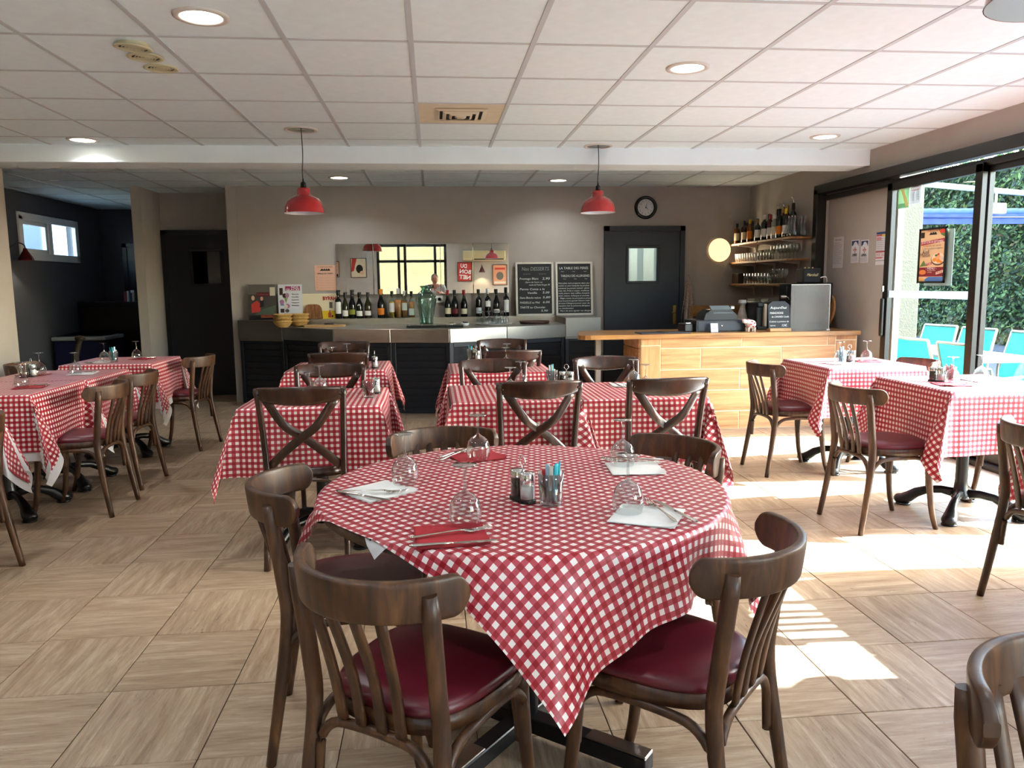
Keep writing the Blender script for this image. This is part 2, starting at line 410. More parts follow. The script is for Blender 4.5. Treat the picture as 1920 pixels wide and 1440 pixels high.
# ---------------------------------------------------------------- doors in the back walls
def panel_door(n, x0, x1, y, ztop, win_rect, handle, dark_win=False):
    d = struct(empty('door_%d' % n))
    f = MB().box(((x0 + .03), y, ztop / 2), (.06, .06, ztop)).box((x1 - .03, y, ztop / 2), (.06, .06, ztop)).box(((x0 + x1) / 2, y, ztop - .03), (x1 - x0, .06, .06))
    f.build('door_frame', M_navy, d)
    wx0, wx1, wz0, wz1 = win_rect; yl = y + .008; b = MB()
    for a0, a1, c0, c1 in ((x0 + .06, x1 - .06, 0, wz0), (x0 + .06, x1 - .06, wz1, ztop - .06), (x0 + .06, wx0, wz0, wz1), (wx1, x1 - .06, wz0, wz1)):
        b.box(((a0 + a1) / 2, yl, (c0 + c1) / 2), (a1 - a0, .04, c1 - c0))
    leaf_ = b.build('door_leaf', M_navy, d)
    fr = MB()
    for a0, a1, c0, c1 in ((wx0 - .03, wx1 + .03, wz0 - .03, wz0), (wx0 - .03, wx1 + .03, wz1, wz1 + .03), (wx0 - .03, wx0, wz0, wz1), (wx1, wx1 + .03, wz0, wz1)):
        fr.box(((a0 + a1) / 2, yl - .025, (c0 + c1) / 2), (a1 - a0, .02, c1 - c0), bev=.004)
    fr.build('window_bead', M_navy, d)
    MB().box(((wx0 + wx1) / 2, yl, (wz0 + wz1) / 2), (wx1 - wx0, .008, wz1 - wz0)).build('pane', M_pane if not dark_win else glass('dark_pane', '#4a5058', .05, .5, 4), d)
    if handle:
        hx, hz = handle
        pl = MB().box((hx, yl - .026, hz), (.045, .01, .24), bev=.004).build('handle_plate', mat('brass', '#a8864a', .3, metal=1.0), d)
        MB().tube([(hx, yl - .03, hz + .03), (hx, yl - .07, hz + .03), (hx - .045, yl - .065, hz + .03)], .008).build('lever', mat('brass'), pl)
    return d
YD = YB - .012
panel_door(5, 2.13, 3.15, YD, 2.075, (2.435, 2.80, 1.40, 1.805), (3.03, .975))
panel_door(6, -3.36, -2.46, 10.19, 2.095, (-3.0, -2.66, 1.43, 1.83), None, True)
# the kitchen beyond the door's little window: an unseen white room, its lamp added to light the pane
kx = MB().box((2.62, 11.6, 1.3), (2.4, .06, 2.6)).box((1.45, 10.6, 1.3), (.06, 2.0, 2.6)).box((3.8, 10.6, 1.3), (.06, 2.0, 2.6)).box((2.62, 10.6, 2.6), (2.4, 2.0, .06)).box((2.62, 10.6, -.05), (2.4, 2.0, .06))
struct(kx.build('wall_kitchen', mat('kitchen_white_tiles', '#c9d2cf', .4)))
struct(MB().box((2.83, 11.5, 1.3), (.16, .12, 2.5)).build('trim_kitchen', mat('bright_band_post', '#f2f4ee', .5)))  # post added to make the bright band in the door pane
tag(MB().box((2.50, 11.4, 1.0), (.22, .3, 2.0), bev=.01).build('kitchen_cupboard', mat('kitchen_grey', '#7f8b8c', .4)), 'grey kitchen cupboard seen through the door window', 'cupboard')  # added to make the grey band in the door pane
kl = bpy.data.lights.new('added_kitchen_lamp', 'AREA'); kl.energy = 9; kl.size = .6; kl.color = (.95, 1, .98)  # added lamp, out of view, brightens the door pane
ko = bpy.data.objects.new('added_kitchen_lamp', kl); COL.objects.link(ko); ko.location = (2.62, 10.7, 2.5)

# alcove window: frame, two lights
wd = struct(empty('window_2'))
M_pvc = mat('white_pvc', '#d6d6da', .4)
def pv(y0, y1, z0, z1, x=-4.93, t=.05, name='frame_bar', p=wd, m=M_pvc): return MB().box((x, (y0 + y1) / 2, (z0 + z1) / 2), (t, y1 - y0, z1 - z0), bev=.004).build(name, m, p)
pv(WY0 - .04, WY1 + .04, WZ1 - .05, WZ1 + .04); pv(WY0 - .04, WY1 + .04, WZ0 - .04, WZ0 + .05); pv(WY0 - .04, WY0 + .05, WZ0, WZ1); pv(WY1 - .05, WY1 + .04, WZ0, WZ1)
ym = (WY0 + WY1) / 2
pv(ym - .05, ym + .05, WZ0, WZ1, -4.94, .05, 'mullion')
pv(WY0 + .04, WY0 + .09, WZ0 + .04, WZ1 - .04, -4.95, .04, 'sash_bar'); pv(ym - .1, ym - .05, WZ0 + .04, WZ1 - .04, -4.95, .04, 'sash_bar')
pv(WY0 + .04, ym - .05, WZ1 - .1, WZ1 - .05, -4.95, .04, 'sash_bar'); pv(WY0 + .04, ym - .05, WZ0 + .05, WZ0 + .1, -4.95, .04, 'sash_bar')
for y0, y1 in ((WY0 + .08, ym - .08), (ym + .04, WY1 - .04)): MB().box((-4.965, (y0 + y1) / 2, (WZ0 + WZ1) / 2), (.006, y1 - y0, WZ1 - WZ0 - .1)).build('pane', M_pane, wd)

# rear wall with its glazed entrance (seen in the mirror) and an added window out of view
RX0, RX1, RZ = -1.5, .43, 2.48
w = MB(); yr = YREAR - .06
w.box(((XL + RX0) / 2, yr, CZ / 2 + .05), (RX0 - XL, .12, CZ + .3)); w.box(((2.45 + RX1) / 2, yr, CZ / 2 + .05), (2.45 - RX1, .12, CZ + .3)); w.box((4.0, yr, CZ / 2 + .05), (.3, .12, CZ + .3)); w.box((3.15, yr, (RZ + CZ) / 2 + .1), (1.4, .12, CZ - RZ + .2)); w.box(((RX0 + RX1) / 2, yr, (RZ + CZ) / 2 + .1), (RX1 - RX0, .12, CZ - RZ + .2))
struct(w.build('wall_rear', M_wall))
rd = struct(empty('door_7'))
def rb(x0, x1, z0, z1, y=YREAR - .03, t=.07, name='frame_bar', m=M_blk): return MB().box(((x0 + x1) / 2, y, (z0 + z1) / 2), (x1 - x0, t, z1 - z0), bev=.004).build(name, m, rd)
for x in (RX0, -.95, -.78, .1, RX1 - .07): rb(x, x + .07, 0, RZ)
for z in (0.0, 1.99, RZ - .07): rb(RX0, RX1, z, z + .07)
rb(-.72, .1, .9, .98, name='cross_rail')
for x in (2.45, 3.12, 3.79): rb(x, x + .06, 0, RZ)  # added rear window, unseen, brings more daylight to the ceiling
for z in (0.0, RZ - .07): rb(2.45, 3.85, z, z + .07)
MB().box((3.15, YREAR - .03, RZ / 2), (1.4, .006, RZ)).build('pane', M_pane, rd)
MB().box(((RX0 + RX1) / 2, YREAR - .03, RZ / 2), (RX1 - RX0, .006, RZ)).build('pane', M_pane, rd)
# ---------------------------------------------------------------- chairs
DK = [(.3, '#24160d'), (.5, '#3b2516'), (.7, '#553822')]
M_ch = wood('bistro_chair_wood', [(.28, '#26150b'), (.5, '#462a17'), (.72, '#694526')], (26, 26, 5), .44, .05)
M_xw = wood('cross_back_chair_wood', [(.28, '#1d0f0a'), (.5, '#331b12'), (.72, '#4b2a1c')], (26, 26, 5), .3, .3)
M_pad = mat('burgundy_vinyl', '#5c1420', .36, spec=.5, noise=.06, nscale=8)
M_screw = mat('screw_head', '#3a2a20', .3, metal=1.0)
CIRC = lambda n=8: [(math.cos(2 * PI * k / n), math.sin(2 * PI * k / n)) for k in range(n)]

def seat_outline(wf, wb, yf, yb, n=36, p=3.2):
    pts = []
    for k in range(n):
        a = 2 * PI * k / n; c, s_ = math.cos(a), math.sin(a)
        x = math.copysign(abs(c) ** (2 / p), c); y = math.copysign(abs(s_) ** (2 / p), s_)
        yy = (yf + yb) / 2 + y * (yf - yb) / 2; u = (yy - yb) / (yf - yb); pts.append((x * (wb + (wf - wb) * u) / 2, yy))
    return pts
def arch(pa, pb, top, r=.012):
    """bent hoop: up leg a, under the seat frame, down leg b"""
    pa, pb = Vector(pa), Vector(pb); d = pb - pa; L = Vector((d.x, d.y, 0)); pts = [pa]
    q = lambda f, z: Vector((pa.x + L.x * f, pa.y + L.y * f, z))
    pts += [q(.02, pa.z + .06), q(.05, top - .055), q(.16, top - .012), q(.34, top), q(.66, top), q(.84, top - .012), q(.95, top - .055), q(.98, pb.z + .06), pb]
    return MB().tube(bez(pts, 30), r, 8)

def make_bistro():
    t = empty('bistro_chair')
    ol = seat_outline(.42, .35, .205, -.195)
    MB().prism(ol, .425, .462, smooth=True).build('seat_frame', M_ch, t)
    rows = []
    for k, (s_, z) in enumerate(((.975, .462), (.985, .472), (.95, .484), (.85, .492), (.6, .498), (.3, .5), (.01, .5))): rows.append([Vector((p[0] * s_, .005 + (p[1] - .005) * s_, z)) for p in ol])
    MB().grid(rows, closed_v=True).build('seat_pad', M_pad, t)
    Rr, hc, sag, yc = .229, .215, .15, -.14
    a_end = math.asin(hc / Rr); yo = yc + (Rr - sag)
    for sx in (-1, 1):
        path = bez([(sx * .20, -.255, 0), (sx * .19, -.222, .2), (sx * .178, -.192, .42), (sx * .176, -.2, .55), (sx * .182, -.228, .77)], 20)
        MB().tube(path, [.0145 + .0055 * math.sin(PI * .62 * min(1, k / 20 * 1.15)) - (.004 if k == 20 else 0) for k in range(21)], 12).build('back_leg', M_ch, t)
        path = bez([(sx * .185, .215, 0), (sx * .178, .185, .12), (sx * .172, .165, .3), (sx * .168, .158, .43)], 14)
        MB().tube(path, [.014 + .006 * k / 14 for k in range(15)], 12).build('front_leg', M_ch, t)
    n = 44; path = []; sc = []
    for k in range(n + 1):
        q_ = k / n; q_ = q_ * .35 + .65 * (1 - math.cos(PI * q_)) / 2; a = -a_end * 1.0 + 2 * a_end * q_; path.append((Rr * math.sin(a), yo - Rr * math.cos(a) - .012 * math.cos(a), .755 + .0 * abs(a)))
        e = min(q_, 1 - q_); hgt = .045 * min(1, math.sqrt(max(.06, 1 - (1 - min(1, e / .065)) ** 2))); sc.append((hgt, .0115))
    sec = [(math.copysign(abs(math.cos(2 * PI * k / 16)) ** .5, math.cos(2 * PI * k / 16)), math.copysign(abs(math.sin(2 * PI * k / 16)) ** .5, math.sin(2 * PI * k / 16))) for k in range(16)]
    sec = [(math.copysign(abs(math.cos(2 * PI * k / 20)) ** .3, math.cos(2 * PI * k / 20)), math.copysign(abs(math.sin(2 * PI * k / 20)) ** .3, math.sin(2 * PI * k / 20))) for k in range(20)]
    MB().sweep(path, sec, sc, side=(0, -.12, 1)).build('top_rail', M_ch, t)
    for x in (-.085, -.03, .03, .085):
        xt = x * 1.05; ytop = yo - math.sqrt(Rr ** 2 - xt ** 2) - .004
        p = bez([(x * .95, -.203, .425), (x, -.225, .55), (xt, ytop, .735)], 8)
        MB().sweep(p, [(q[0], q[1]) for q in rrect(.028, .012, .003, 1)], side=(1, 0, 0)).build('slat', M_ch, t)
    for sx in (-1, 1): arch((sx * .182, -.205, .24), (sx * .178, .172, .24), .412).build('bentwood_hoop', M_ch, t)
    arch((-.17, -.198, .24), (.17, -.198, .24), .412).build('bentwood_hoop', M_ch, t)
    arch((-.16, .168, .24), (.16, .168, .24), .412).build('bentwood_hoop', M_ch, t)
    return t

def make_cross():
    t = empty('cross_back_chair')
    ol = seat_outline(.44, .37, .215, -.19)
    MB().prism(ol, .44, .475, smooth=True).build('seat_frame', M_xw, t)
    rows = [[Vector((p[0] * s_, p[1] * s_, z)) for p in ol] for s_, z in ((.93, .4755), (.93, .479), (.86, .483), (.5, .479), (.01, .477))]
    MB().grid(rows, closed_v=True).build('seat_panel', M_xw, t)
    for sx in (-1, 1):
        path = bez([(sx * .195, -.27, 0), (sx * .19, -.225, .25), (sx * .185, -.2, .46), (sx * .193, -.222, .7), (sx * .203, -.262, .895)], 18)
        MB().sweep(path, rrect(.028, .034, .008, 2), side=(1, 0, 0)).build('back_leg', M_xw, t)
        path = bez([(sx * .19, .21, 0), (sx * .18, .18, .2), (sx * .175, .165, .44)], 10)
        MB().tube(path, [.0125 + .006 * k / 10 for k in range(11)], 10).build('front_leg', M_xw, t)
    n = 24; path = []; sc = []
    for k in range(n + 1):
        x = -.215 + .43 * k / n; u = x / .215; path.append((x, -.25 - .055 * (1 - u * u), .862 + .012 * u * u)); e = min(k, n - k) / n
        sc.append(((.027 + .021 * (1 - u * u)) * min(1, math.sqrt(max(.05, 1 - (1 - min(1, e / .05)) ** 2))), .011))
    sec = [(math.copysign(abs(math.cos(2 * PI * k / 16)) ** .5, math.cos(2 * PI * k / 16)), math.copysign(abs(math.sin(2 * PI * k / 16)) ** .5, math.sin(2 * PI * k / 16))) for k in range(16)]
    rail = MB().sweep(path, sec, sc, side=(0, -.2, 1)).build('top_rail', M_xw, t)
    for sx in (-1, 1):
        for s2 in (-1, 1):
            MB().lathe([(.0005, .004), (.005, .003), (.006, 0)], 10, m=Matrix.Translation((sx * .19, -.262 + s2 * .014 - (.006 if s2 < 0 else 0), .868)) @ Matrix.Rotation(-s2 * PI / 2, 4, 'X')).build('screw', M_screw, rail)
    for sx in (-1, 1):
        p = bez([(sx * .165, -.262, .845), (sx * .08, -.262 - .012, .72), (0, -.25 - sx * .006, .655), (-sx * .08, -.232, .59), (-sx * .172, -.205, .5)], 18)
        MB().sweep(p, rrect(.042, .0085, .003, 1), side=(0, 0, 1)).build('cross_bar', M_xw, t)
    for sx in (-1, 1): arch((sx * .182, -.21, .26), (sx * .176, .17, .26), .43, .009).build('bentwood_hoop', M_xw, t)
    arch((-.17, -.205, .26), (.17, -.205, .26), .43, .009).build('bentwood_hoop', M_xw, t)
    arch((-.16, .168, .26), (.16, .168, .26), .43, .009).build('bentwood_hoop', M_xw, t)
    return t

GB = 'wooden bistro chairs with burgundy seats'; GX = 'dark cross-back chairs'
def bistro(x, y, fx, fy, label): return place('bistro', make_bistro, (x, y, 0), ang(fx, fy), label, 'chair', GB)
def cross(x, y, fx, fy, label): return place('cross', make_cross, (x, y, 0), ang(fx, fy), label, 'chair', GX)
bistro(-.255, 2.345, 1, .06, 'brown bistro chair with burgundy seat at left of round table')
bistro(-.035, 1.75, .58, .81, 'brown bistro chair nearest the camera, before the round table, burgundy seat')
bistro(.565, 1.775, -.74, .67, 'dark bistro chair at right front of round table, back to sunlit floor')
bistro(.057, 2.83, .19, -.98, 'bistro chair behind round table at left, only curved top rail showing')
bistro(.70, 2.60, -.907, -.42, 'bistro chair behind round table at right, only rail and slats showing')
bistro(.985, .80, .1, -1, 'dark bistro chair cut off by bottom right corner of the picture')
bistro(-2.215, 4.955, -1, .02, 'bistro chair pushed in at near half of long left table')
bistro(-2.255, 5.605, -1, .08, 'bistro chair pushed in at far half of long left table')
bistro(-2.205, 6.88, -.99, .16, 'bistro chair at far left table before the dark doors')
bistro(-2.335, 3.75, -1, 0, 'bistro chair at left picture edge, one back leg showing')
bistro(-3.05, 6.45, 1, .1, 'bistro chair behind the left tables, only its rail showing')
bistro(2.57, 5.315, 1, .04, 'bistro chair with burgundy seat at right table beside the wooden counter')
bistro(2.525, 4.045, 1, .07, 'bistro chair with burgundy seat in sun at right table by sliding door')
bistro(2.62, 2.81, 1, .03, 'bistro chair cut by right picture edge, standing in sunlight')
bistro(2.62, 2.13, 1, .0, 'bistro chair beyond right picture edge, slat shadows on floor')
bistro(3.33, 5.27, -1, .05, 'bistro chair behind right table beside wooden counter, back to window')
bistro(3.50, 4.15, -1, -.02, 'bistro chair behind right table by sliding door, back to glass')
cross(-.64, 3.985, .0, 1, 'cross-back chair at near side of small table left of centre')
cross(-.63, 4.50, .0, -1, 'cross-back chair at far side of small table left of centre')
cross(-.685, 5.88, .0, 1, 'cross-back chair at near side of far left-centre table before bar')
cross(-.755, 6.42, .03, -1, 'cross-back chair at far side of far left-centre table, closest to bar')
cross(.50, 3.985, -.06, 1, 'cross-back chair at near side of long centre table, left one')
cross(1.14, 3.985, -.10, 1, 'cross-back chair at near side of long centre table, right one')
cross(.37, 4.57, .0, -1, 'cross-back chair at far side of long centre table, left one')
cross(1.11, 4.60, .02, -1, 'cross-back chair at far side of long centre table, right one')
cross(.55, 5.78, -.06, 1, 'cross-back chair at near side of far centre table before bar')
cross(.59, 6.38, .0, -1, 'cross-back chair at far side of far centre table, closest to bar')

# ---------------------------------------------------------------- tables and cloths
TZ = .776
def gingham():
    t = NT('red_gingham_oilcloth'); uv = t.n('UVMap'); sp = t.n('SeparateXYZ'); t.l(uv.outputs[0], sp.inputs[0])
    a = t.math('LESS_THAN', t.math('FRACT', t.math('DIVIDE', sp.outputs[0], .0285)), .5); b = t.math('LESS_THAN', t.math('FRACT', t.math('DIVIDE', sp.outputs[1], .0285)), .5)
    s_ = t.math('MULTIPLY', t.math('ADD', a, b), .5)
    r = t.n('ValToRGB'); r.color_ramp.interpolation = 'CONSTANT'; t.l(s_, r.inputs[0]); e = r.color_ramp.elements; e.new(.75)
    for i, (p, c) in enumerate(((0, '#e2d7d3'), (.25, '#b0424d'), (.75, '#941321'))): e[i].position = p; e[i].color = lin(c)
    t.l(r.outputs[0], t.b.inputs['Base Color']); t.set(Roughness=.38); t.b.inputs['Specular IOR Level'].default_value = .45
    nz = t.n('TexNoise'); nz.inputs['Scale'].default_value = 14; bp = t.n('Bump'); bp.inputs['Strength'].default_value = .12; bp.inputs['Distance'].default_value = .01; t.l(nz.outputs[0], bp.inputs['Height']); t.l(bp.outputs[0], t.b.inputs['Normal'])
    return t.m
M_ging = gingham()
M_under = mat('white_undercloth', '#cfcdcd', .8)
M_iron = mat('black_cast_iron', '#101114', .32, spec=.5)
M_top = wood('table_top_wood', DK, (20, 4, 20), .5)

def make_table():
    t = empty('square_table')
    MB().box((0, 0, TZ - .018), (.69, .69, .03), bev=.004).build('tabletop', M_top, t)
    MB().lathe([(.001, .09), (.05, .09), (.052, .115), (.04, .14), (.034, .2), (.032, .55), (.04, .6), (.1, .72), (.1, TZ - .034), (.001, TZ - .034)], 16).build('column', M_iron, t)
    for k in range(4):
        a = R(45 + 90 * k); c, s_ = math.cos(a), math.sin(a); pts = []; sc = []
        for d, z, w_, h_ in ((.02, .115, .026, .03), (.1, .125, .02, .024), (.17, .115, .02, .024), (.235, .085, .026, .03), (.275, .052, .036, .034), (.31, .034, .043, .032), (.345, .03, .035, .028), (.36, .028, .012, .012)):
            pts.append((c * d, s_ * d, z)); sc.append((w_, h_))
        MB().sweep(pts, CIRC(10), sc, side=(-s_, c, 0)).lathe([(.001, 0), (.042, 0), (.042, .008), (.036, .012)], 12, (c * .305, s_ * .305, 0)).build('foot', M_iron, t)
    return t
def rect_cloth(hw, hd, o, seed, flip=1, beta=R(14), step=.034, onorm=None):
    onorm = onorm or o
    rg = random.Random(seed); ph = [rg.uniform(0, 6.28) for _ in range(8)]
    def axis(h):
        n1 = max(4, round(2 * h / step)); n2 = max(4, round(o / .028)); a = [-h - o + o * k / n2 for k in range(n2)] + [-h + 2 * h * k / n1 for k in range(n1 + 1)] + [h + o * (k + 1) / n2 for k in range(n2)]
        return a
    U, V = axis(hw), axis(hd); rows, uvs = [], []
    diag = Vector((1, 1, 0)).normalized()
    def f(u, v):
        sx, sy = math.copysign(1, u), math.copysign(1, v); au, av = abs(u), abs(v); dx, dy = max(au - hw, 0), max(av - hd, 0)
        rd = .012
        if dx < 1e-6 and dy < 1e-6: return Vector((u, v, .0))
        if dy < 1e-6 or dx < 1e-6:
            d = dx + dy; w_ = v if dx > 0 else u; k = (0 if sx > 0 else 1) if dx > 0 else (2 if sy > 0 else 3); edge = 1 - abs(w_) / (hd if dx > 0 else hw)
            out = .02 * d / onorm + d / onorm * .022 * math.sin(w_ * 8.5 + ph[k]) * min(1, edge * 3) + .006 * min(1, d / .02)
            z = -max(0, d - .003)
            return Vector((sx * (hw + out), v, z)) if dx > 0 else Vector((u, sy * (hd + out), z))
        r = math.hypot(dx, dy); fi = math.atan2(dy, dx); half = fi <= PI / 4; tt = fi / (PI / 4) if half else (PI / 2 - fi) / (PI / 4)
        be = beta * tt ** .8; s0 = R(20) * math.sin(PI * tt) * (1.0 if half == (flip > 0) else -.55)
        nrm, lat = (Vector((1, 0, 0)), Vector((0, -1, 0))) if half else (Vector((0, 1, 0)), Vector((-1, 0, 0)))
        d = diag * math.sin(be) + lat * math.sin(s0) + nrm * (.05 + abs(math.sin(s0)) * .28) + Vector((0, 0, -1)) * math.cos(be) * math.cos(s0); d.normalize()
        p = Vector((hw + .006, hd + .006, 0)) + d * r
        return Vector((p.x * sx, p.y * sy, min(0, p.z + .003)))
    for v in V: rows.append([f(u, v) for u in U]); uvs.append([(u, v) for u in U])
    return rows, uvs
def cloth(name, x, y, hw, hd, o, z, m, label, seed, rot=0, flip=1, cat='tablecloth', group='red and white checked tablecloths', onorm=None):
    rows, uvs = rect_cloth(hw, hd, o, seed, flip, onorm=onorm)
    ob = MB().grid(rows, uvs=uvs).build(name, m, None, (x, y, z), rot)
    return tag(ob, label, cat, group)
TABLES = {}
def square_table(key, x, y, where, hw=.35, hd=.35, o=.35, seed=1, under=None, rot=0.0, flip=1, part_of=None):
    place('table', make_table, (x, y, 0), rot, 'square table with cast-iron pedestal under checked cloth, ' + where, 'table', 'square pedestal tables')
    if under: cloth('undercloth', x, y, hw - .007, hd - .007, under, TZ + .001, M_under, 'white undercloth peeping out below checked cloth, ' + where, seed, rot, flip, 'undercloth', 'white underclothes', onorm=o)
    cloth('tablecloth', x, y, hw, hd, o, TZ + .004, M_ging, 'red and white checked tablecloth, ' + where, seed, rot, flip)
    TABLES[key] = (x, y)
square_table('x1', -.625, 4.21, 'small table left of centre', seed=3, o=.34, rot=.0)
square_table('x2a', .42, 4.215, 'left half of long centre table', hw=.335, seed=4, o=.34)
square_table('x2b', 1.09, 4.205, 'right half of long centre table', hw=.335, seed=5, o=.345, flip=-1)
square_table('x0', -.70, 5.86, 'far left-centre table before bar', seed=6, o=.32)
square_table('x3', .46, 5.52, 'far centre table before bar', seed=7, o=.32, hd=.36)
square_table('a0', -2.62, 3.83, 'at left picture edge', seed=8, o=.32, under=.36)
square_table('a1', -2.645, 4.95, 'near half of long left table', seed=9, o=.33, under=.38)
square_table('a2', -2.625, 5.64, 'far half of long left table', seed=10, o=.33, under=.365, flip=-1)
square_table('b', -2.585, 6.70, 'far left table beside the doorway', seed=11, o=.31, under=.36)
square_table('T1', 3.04, 5.33, 'right table beside wooden counter', seed=12, o=.34)
square_table('T2', 3.09, 4.15, 'right table in front of sliding door', seed=13, o=.35)
square_table('T3', 3.09, 2.83, 'right picture edge', seed=14, o=.34)
square_table('T4', 3.09, 2.12, 'beyond right picture edge', seed=15, o=.34)

# the round table
RC = Vector((.25, 2.215)); RR = .585
t = empty('round_table', (RC.x, RC.y, 0), 0, 'round pedestal table on chrome-tipped cross base, in the foreground', 'table')
MB().lathe([(.001, TZ - .03), (RR - .01, TZ - .03), (RR, TZ - .022), (RR, TZ - .004), (RR - .004, TZ), (.001, TZ)], 64).build('tabletop', M_top, t)
MB().lathe([(.001, .05), (.045, .05), (.045, TZ - .03), (.001, TZ - .03)], 16).build('column', M_iron, t)
MB().lathe([(.001, 0), (.14, 0), (.14, .02), (.001, .02)], 20, (0, 0, TZ - .05)).build('top_plate', M_iron, t)
for k in range(4):
    a = R(45 + 90 * k) + .08; m = Matrix.Rotation(a, 4, 'Z')
    arm = MB().box(m @ Vector((.21, 0, .045)), (.42, .055, .05), rot=m, bev=.003).build('base_arm', M_iron, t)
    MB().box(m @ Vector((.325, 0, .0725)), (.19, .05, .006), rot=m, bev=.002).build('cover_strip', mat('satin_chrome', '#a89f96', .3, metal=1.0), arm)
    MB().lathe([(.001, 0), (.018, 0), (.018, .022), (.001, .022)], 12, tuple(m @ Vector((.395, 0, 0)))).build('glide', M_black_plastic, arm)
def round_cloth(half, rot, off, R0, n, tip_flare, z0=0.0, hang_in=0.0):
    rows, uvs = [], []; cr, sr = math.cos(rot), math.sin(rot)
    for j in range(n + 1):
        row, ur = [], []
        for i in range(n + 1):
            u, v = -half + 2 * half * i / n, -half + 2 * half * j / n
            x, y = u * cr - v * sr + off[0], u * sr + v * cr + off[1]; r = math.hypot(x, y); th = math.atan2(y, x)
            if r <= R0: p = Vector((x, y, 0))
            else:
                L = r - R0; c4 = ((math.cos(4 * (th - rot - PI / 4)) + 1) / 2) ** 2
                g = .07 + tip_flare * c4 + .10 * math.sin(11 * th + .8) + .06 * math.sin(23 * th); g = g * min(1, L / .10) + .0
                e = min(L, .02); hz = R0 + .010 * min(1, L / .02) + hang_in + (L) * math.sin(g) * .9; p = Vector((hz * math.cos(th), hz * math.sin(th), -max(0, L - .006) * math.cos(g)))
            row.append(p); ur.append((u, v))
        rows.append(row); uvs.append(ur)
    return rows, uvs
rows, uvs = round_cloth(.448, R(3), (0, 0), RR, 44, .1)
tag(MB().grid(rows, uvs=uvs).build('undercloth', M_under, None, (RC.x, RC.y, TZ + .001)), 'white undercloth corner showing under checked cloth of round table', 'undercloth', 'white underclothes')
rows, uvs = round_cloth(.69, R(45 - 7.6), (.13, 0), RR + .004, 90, .30)
tag(MB().grid(rows, uvs=uvs).build('tablecloth', M_ging, None, (RC.x, RC.y, TZ + .004)), 'red and white checked oilcloth draped over the round table, corner hanging in front', 'tablecloth', 'red and white checked tablecloths')
# ---------------------------------------------------------------- things on the tables
M_red_nap = mat('red_paper_napkin', '#a81e2a', .85, noise=.04, nscale=60); M_white_nap = mat('white_paper_napkin', '#e9e7e4', .85, noise=.02, nscale=60)
M_cut = mat('cutlery_steel', '#cfc9c2', .18, metal=1.0)
M_salt = mat('salt', '#ece8e6', .9); M_pepper = mat('ground_pepper', '#3a2c24', .9, noise=.3, nscale=300)
def make_glass():
    o = empty('wine_glass')
    prof = [(.0365, 0), (.039, .012), (.0405, .028), (.0395, .045), (.034, .062), (.023, .075), (.010, .082), (.0045, .088)]
    MB().lathe(prof, 28).build('bowl', M_clear, o)
    MB().lathe([(.0045, .088), (.0036, .1), (.0034, .125), (.0045, .14), (.007, .1445)], 14).build('stem', M_clear, o)
    MB().lathe([(.007, .1445), (.02, .1475), (.0305, .1495), (.031, .1505), (.0305, .1515), (.01, .153), (.0005, .153)], 28).build('foot', M_clear, o)
    return o
def make_napkin(m):
    def f():
        o = empty('paper_napkin')
        for k, (dx, dz, s_) in enumerate(((0, .0006, 1.0), (.002, .0022, .985))):
            rows = [[Vector((dx + (-.085 + .17 * i / 8) * s_, (-.085 + .17 * j / 8) * s_, dz + .0012 * math.sin(i * .9 + k) * math.sin(j * .8 + 1) * (i / 8) + (.004 if (i == 8 and j < 3) else 0) * (k == 1))) for i in range(9)] for j in range(9)]
            MB().grid(rows).build('napkin_ply', m, o)
        return o
    return f
def make_knife():
    o = empty('table_knife')
    MB().sweep([(0, -.1, .004), (0, -.09, .004), (0, -.02, .004), (0, .0, .004)], CIRC(8), [(.004, .003), (.0065, .0035), (.005, .003), (.0035, .0025)], side=(1, 0, 0)).build('handle', M_cut, o)
    MB().prism([(-.0045, 0), (.0045, 0), (.008, .04), (.0075, .08), (.003, .1), (-.0045, .105)], .0033, .0047).build('blade', M_cut, o)
    return o
def make_fork():
    o = empty('table_fork')
    MB().sweep([(0, -.1, .004), (0, -.09, .004), (0, -.03, .006), (0, .02, .008), (0, .03, .008)], CIRC(8), [(.004, .0015), (.007, .0015), (.003, .0018), (.0035, .0016), (.006, .0014)], side=(1, 0, 0)).build('handle', M_cut, o)
    MB().sweep([(0, .028, .008), (0, .04, .005), (0, .055, .004)], CIRC(8), [(.005, .0012), (.0115, .0012), (.0115, .0012)], side=(1, 0, 0)).build('head', M_cut, o)
    for k in range(4): MB().sweep([(-.0095 + .0063 * k, .053, .004), (-.0095 + .0063 * k, .08, .006), (-.009 + .006 * k, .1, .0115)], CIRC(6), [(.0018, .001), (.0016, .001), (.0008, .0007)], side=(1, 0, 0)).build('tine', M_cut, o)
    return o
def make_cruet():
    o = empty('salt_and_pepper_set')
    MB().prism([(x * 1.0, y) for x, y in seat_outline(.05, .05, .048, -.048, 28, 2.6)], 0, .008).build('base', M_black_plastic, o)
    for k, (y, m) in enumerate(((-.0235, M_salt), (.0235, M_pepper))):
        j = MB().lathe([(.0205, .008), (.0205, .062), (.019, .066)], 18, (0, y, 0)).build('shaker_jar', M_clear, o)
        MB().lathe([(.001, .011), (.0185, .011), (.0185, .045 if k == 0 else .058), (.001, .046 if k == 0 else .06)], 16, (0, y, 0)).build('filling', m, j)
        MB().lathe([(.021, .064), (.021, .08), (.019, .0835), (.001, .085)], 18, (0, y, 0)).build('cap', M_chrome, j)
    MB().tube(bez([(0.0, -.001, .008), (0, -.0015, .09), (0, -.013, .105), (0, -.009, .122), (0, 0, .126), (0, .009, .122), (0, .013, .105), (0, .0015, .09), (0, .001, .008)], 32), .0018, 6, side=(1, 0, 0)).build('handle_loop', M_chrome, o)
    return o
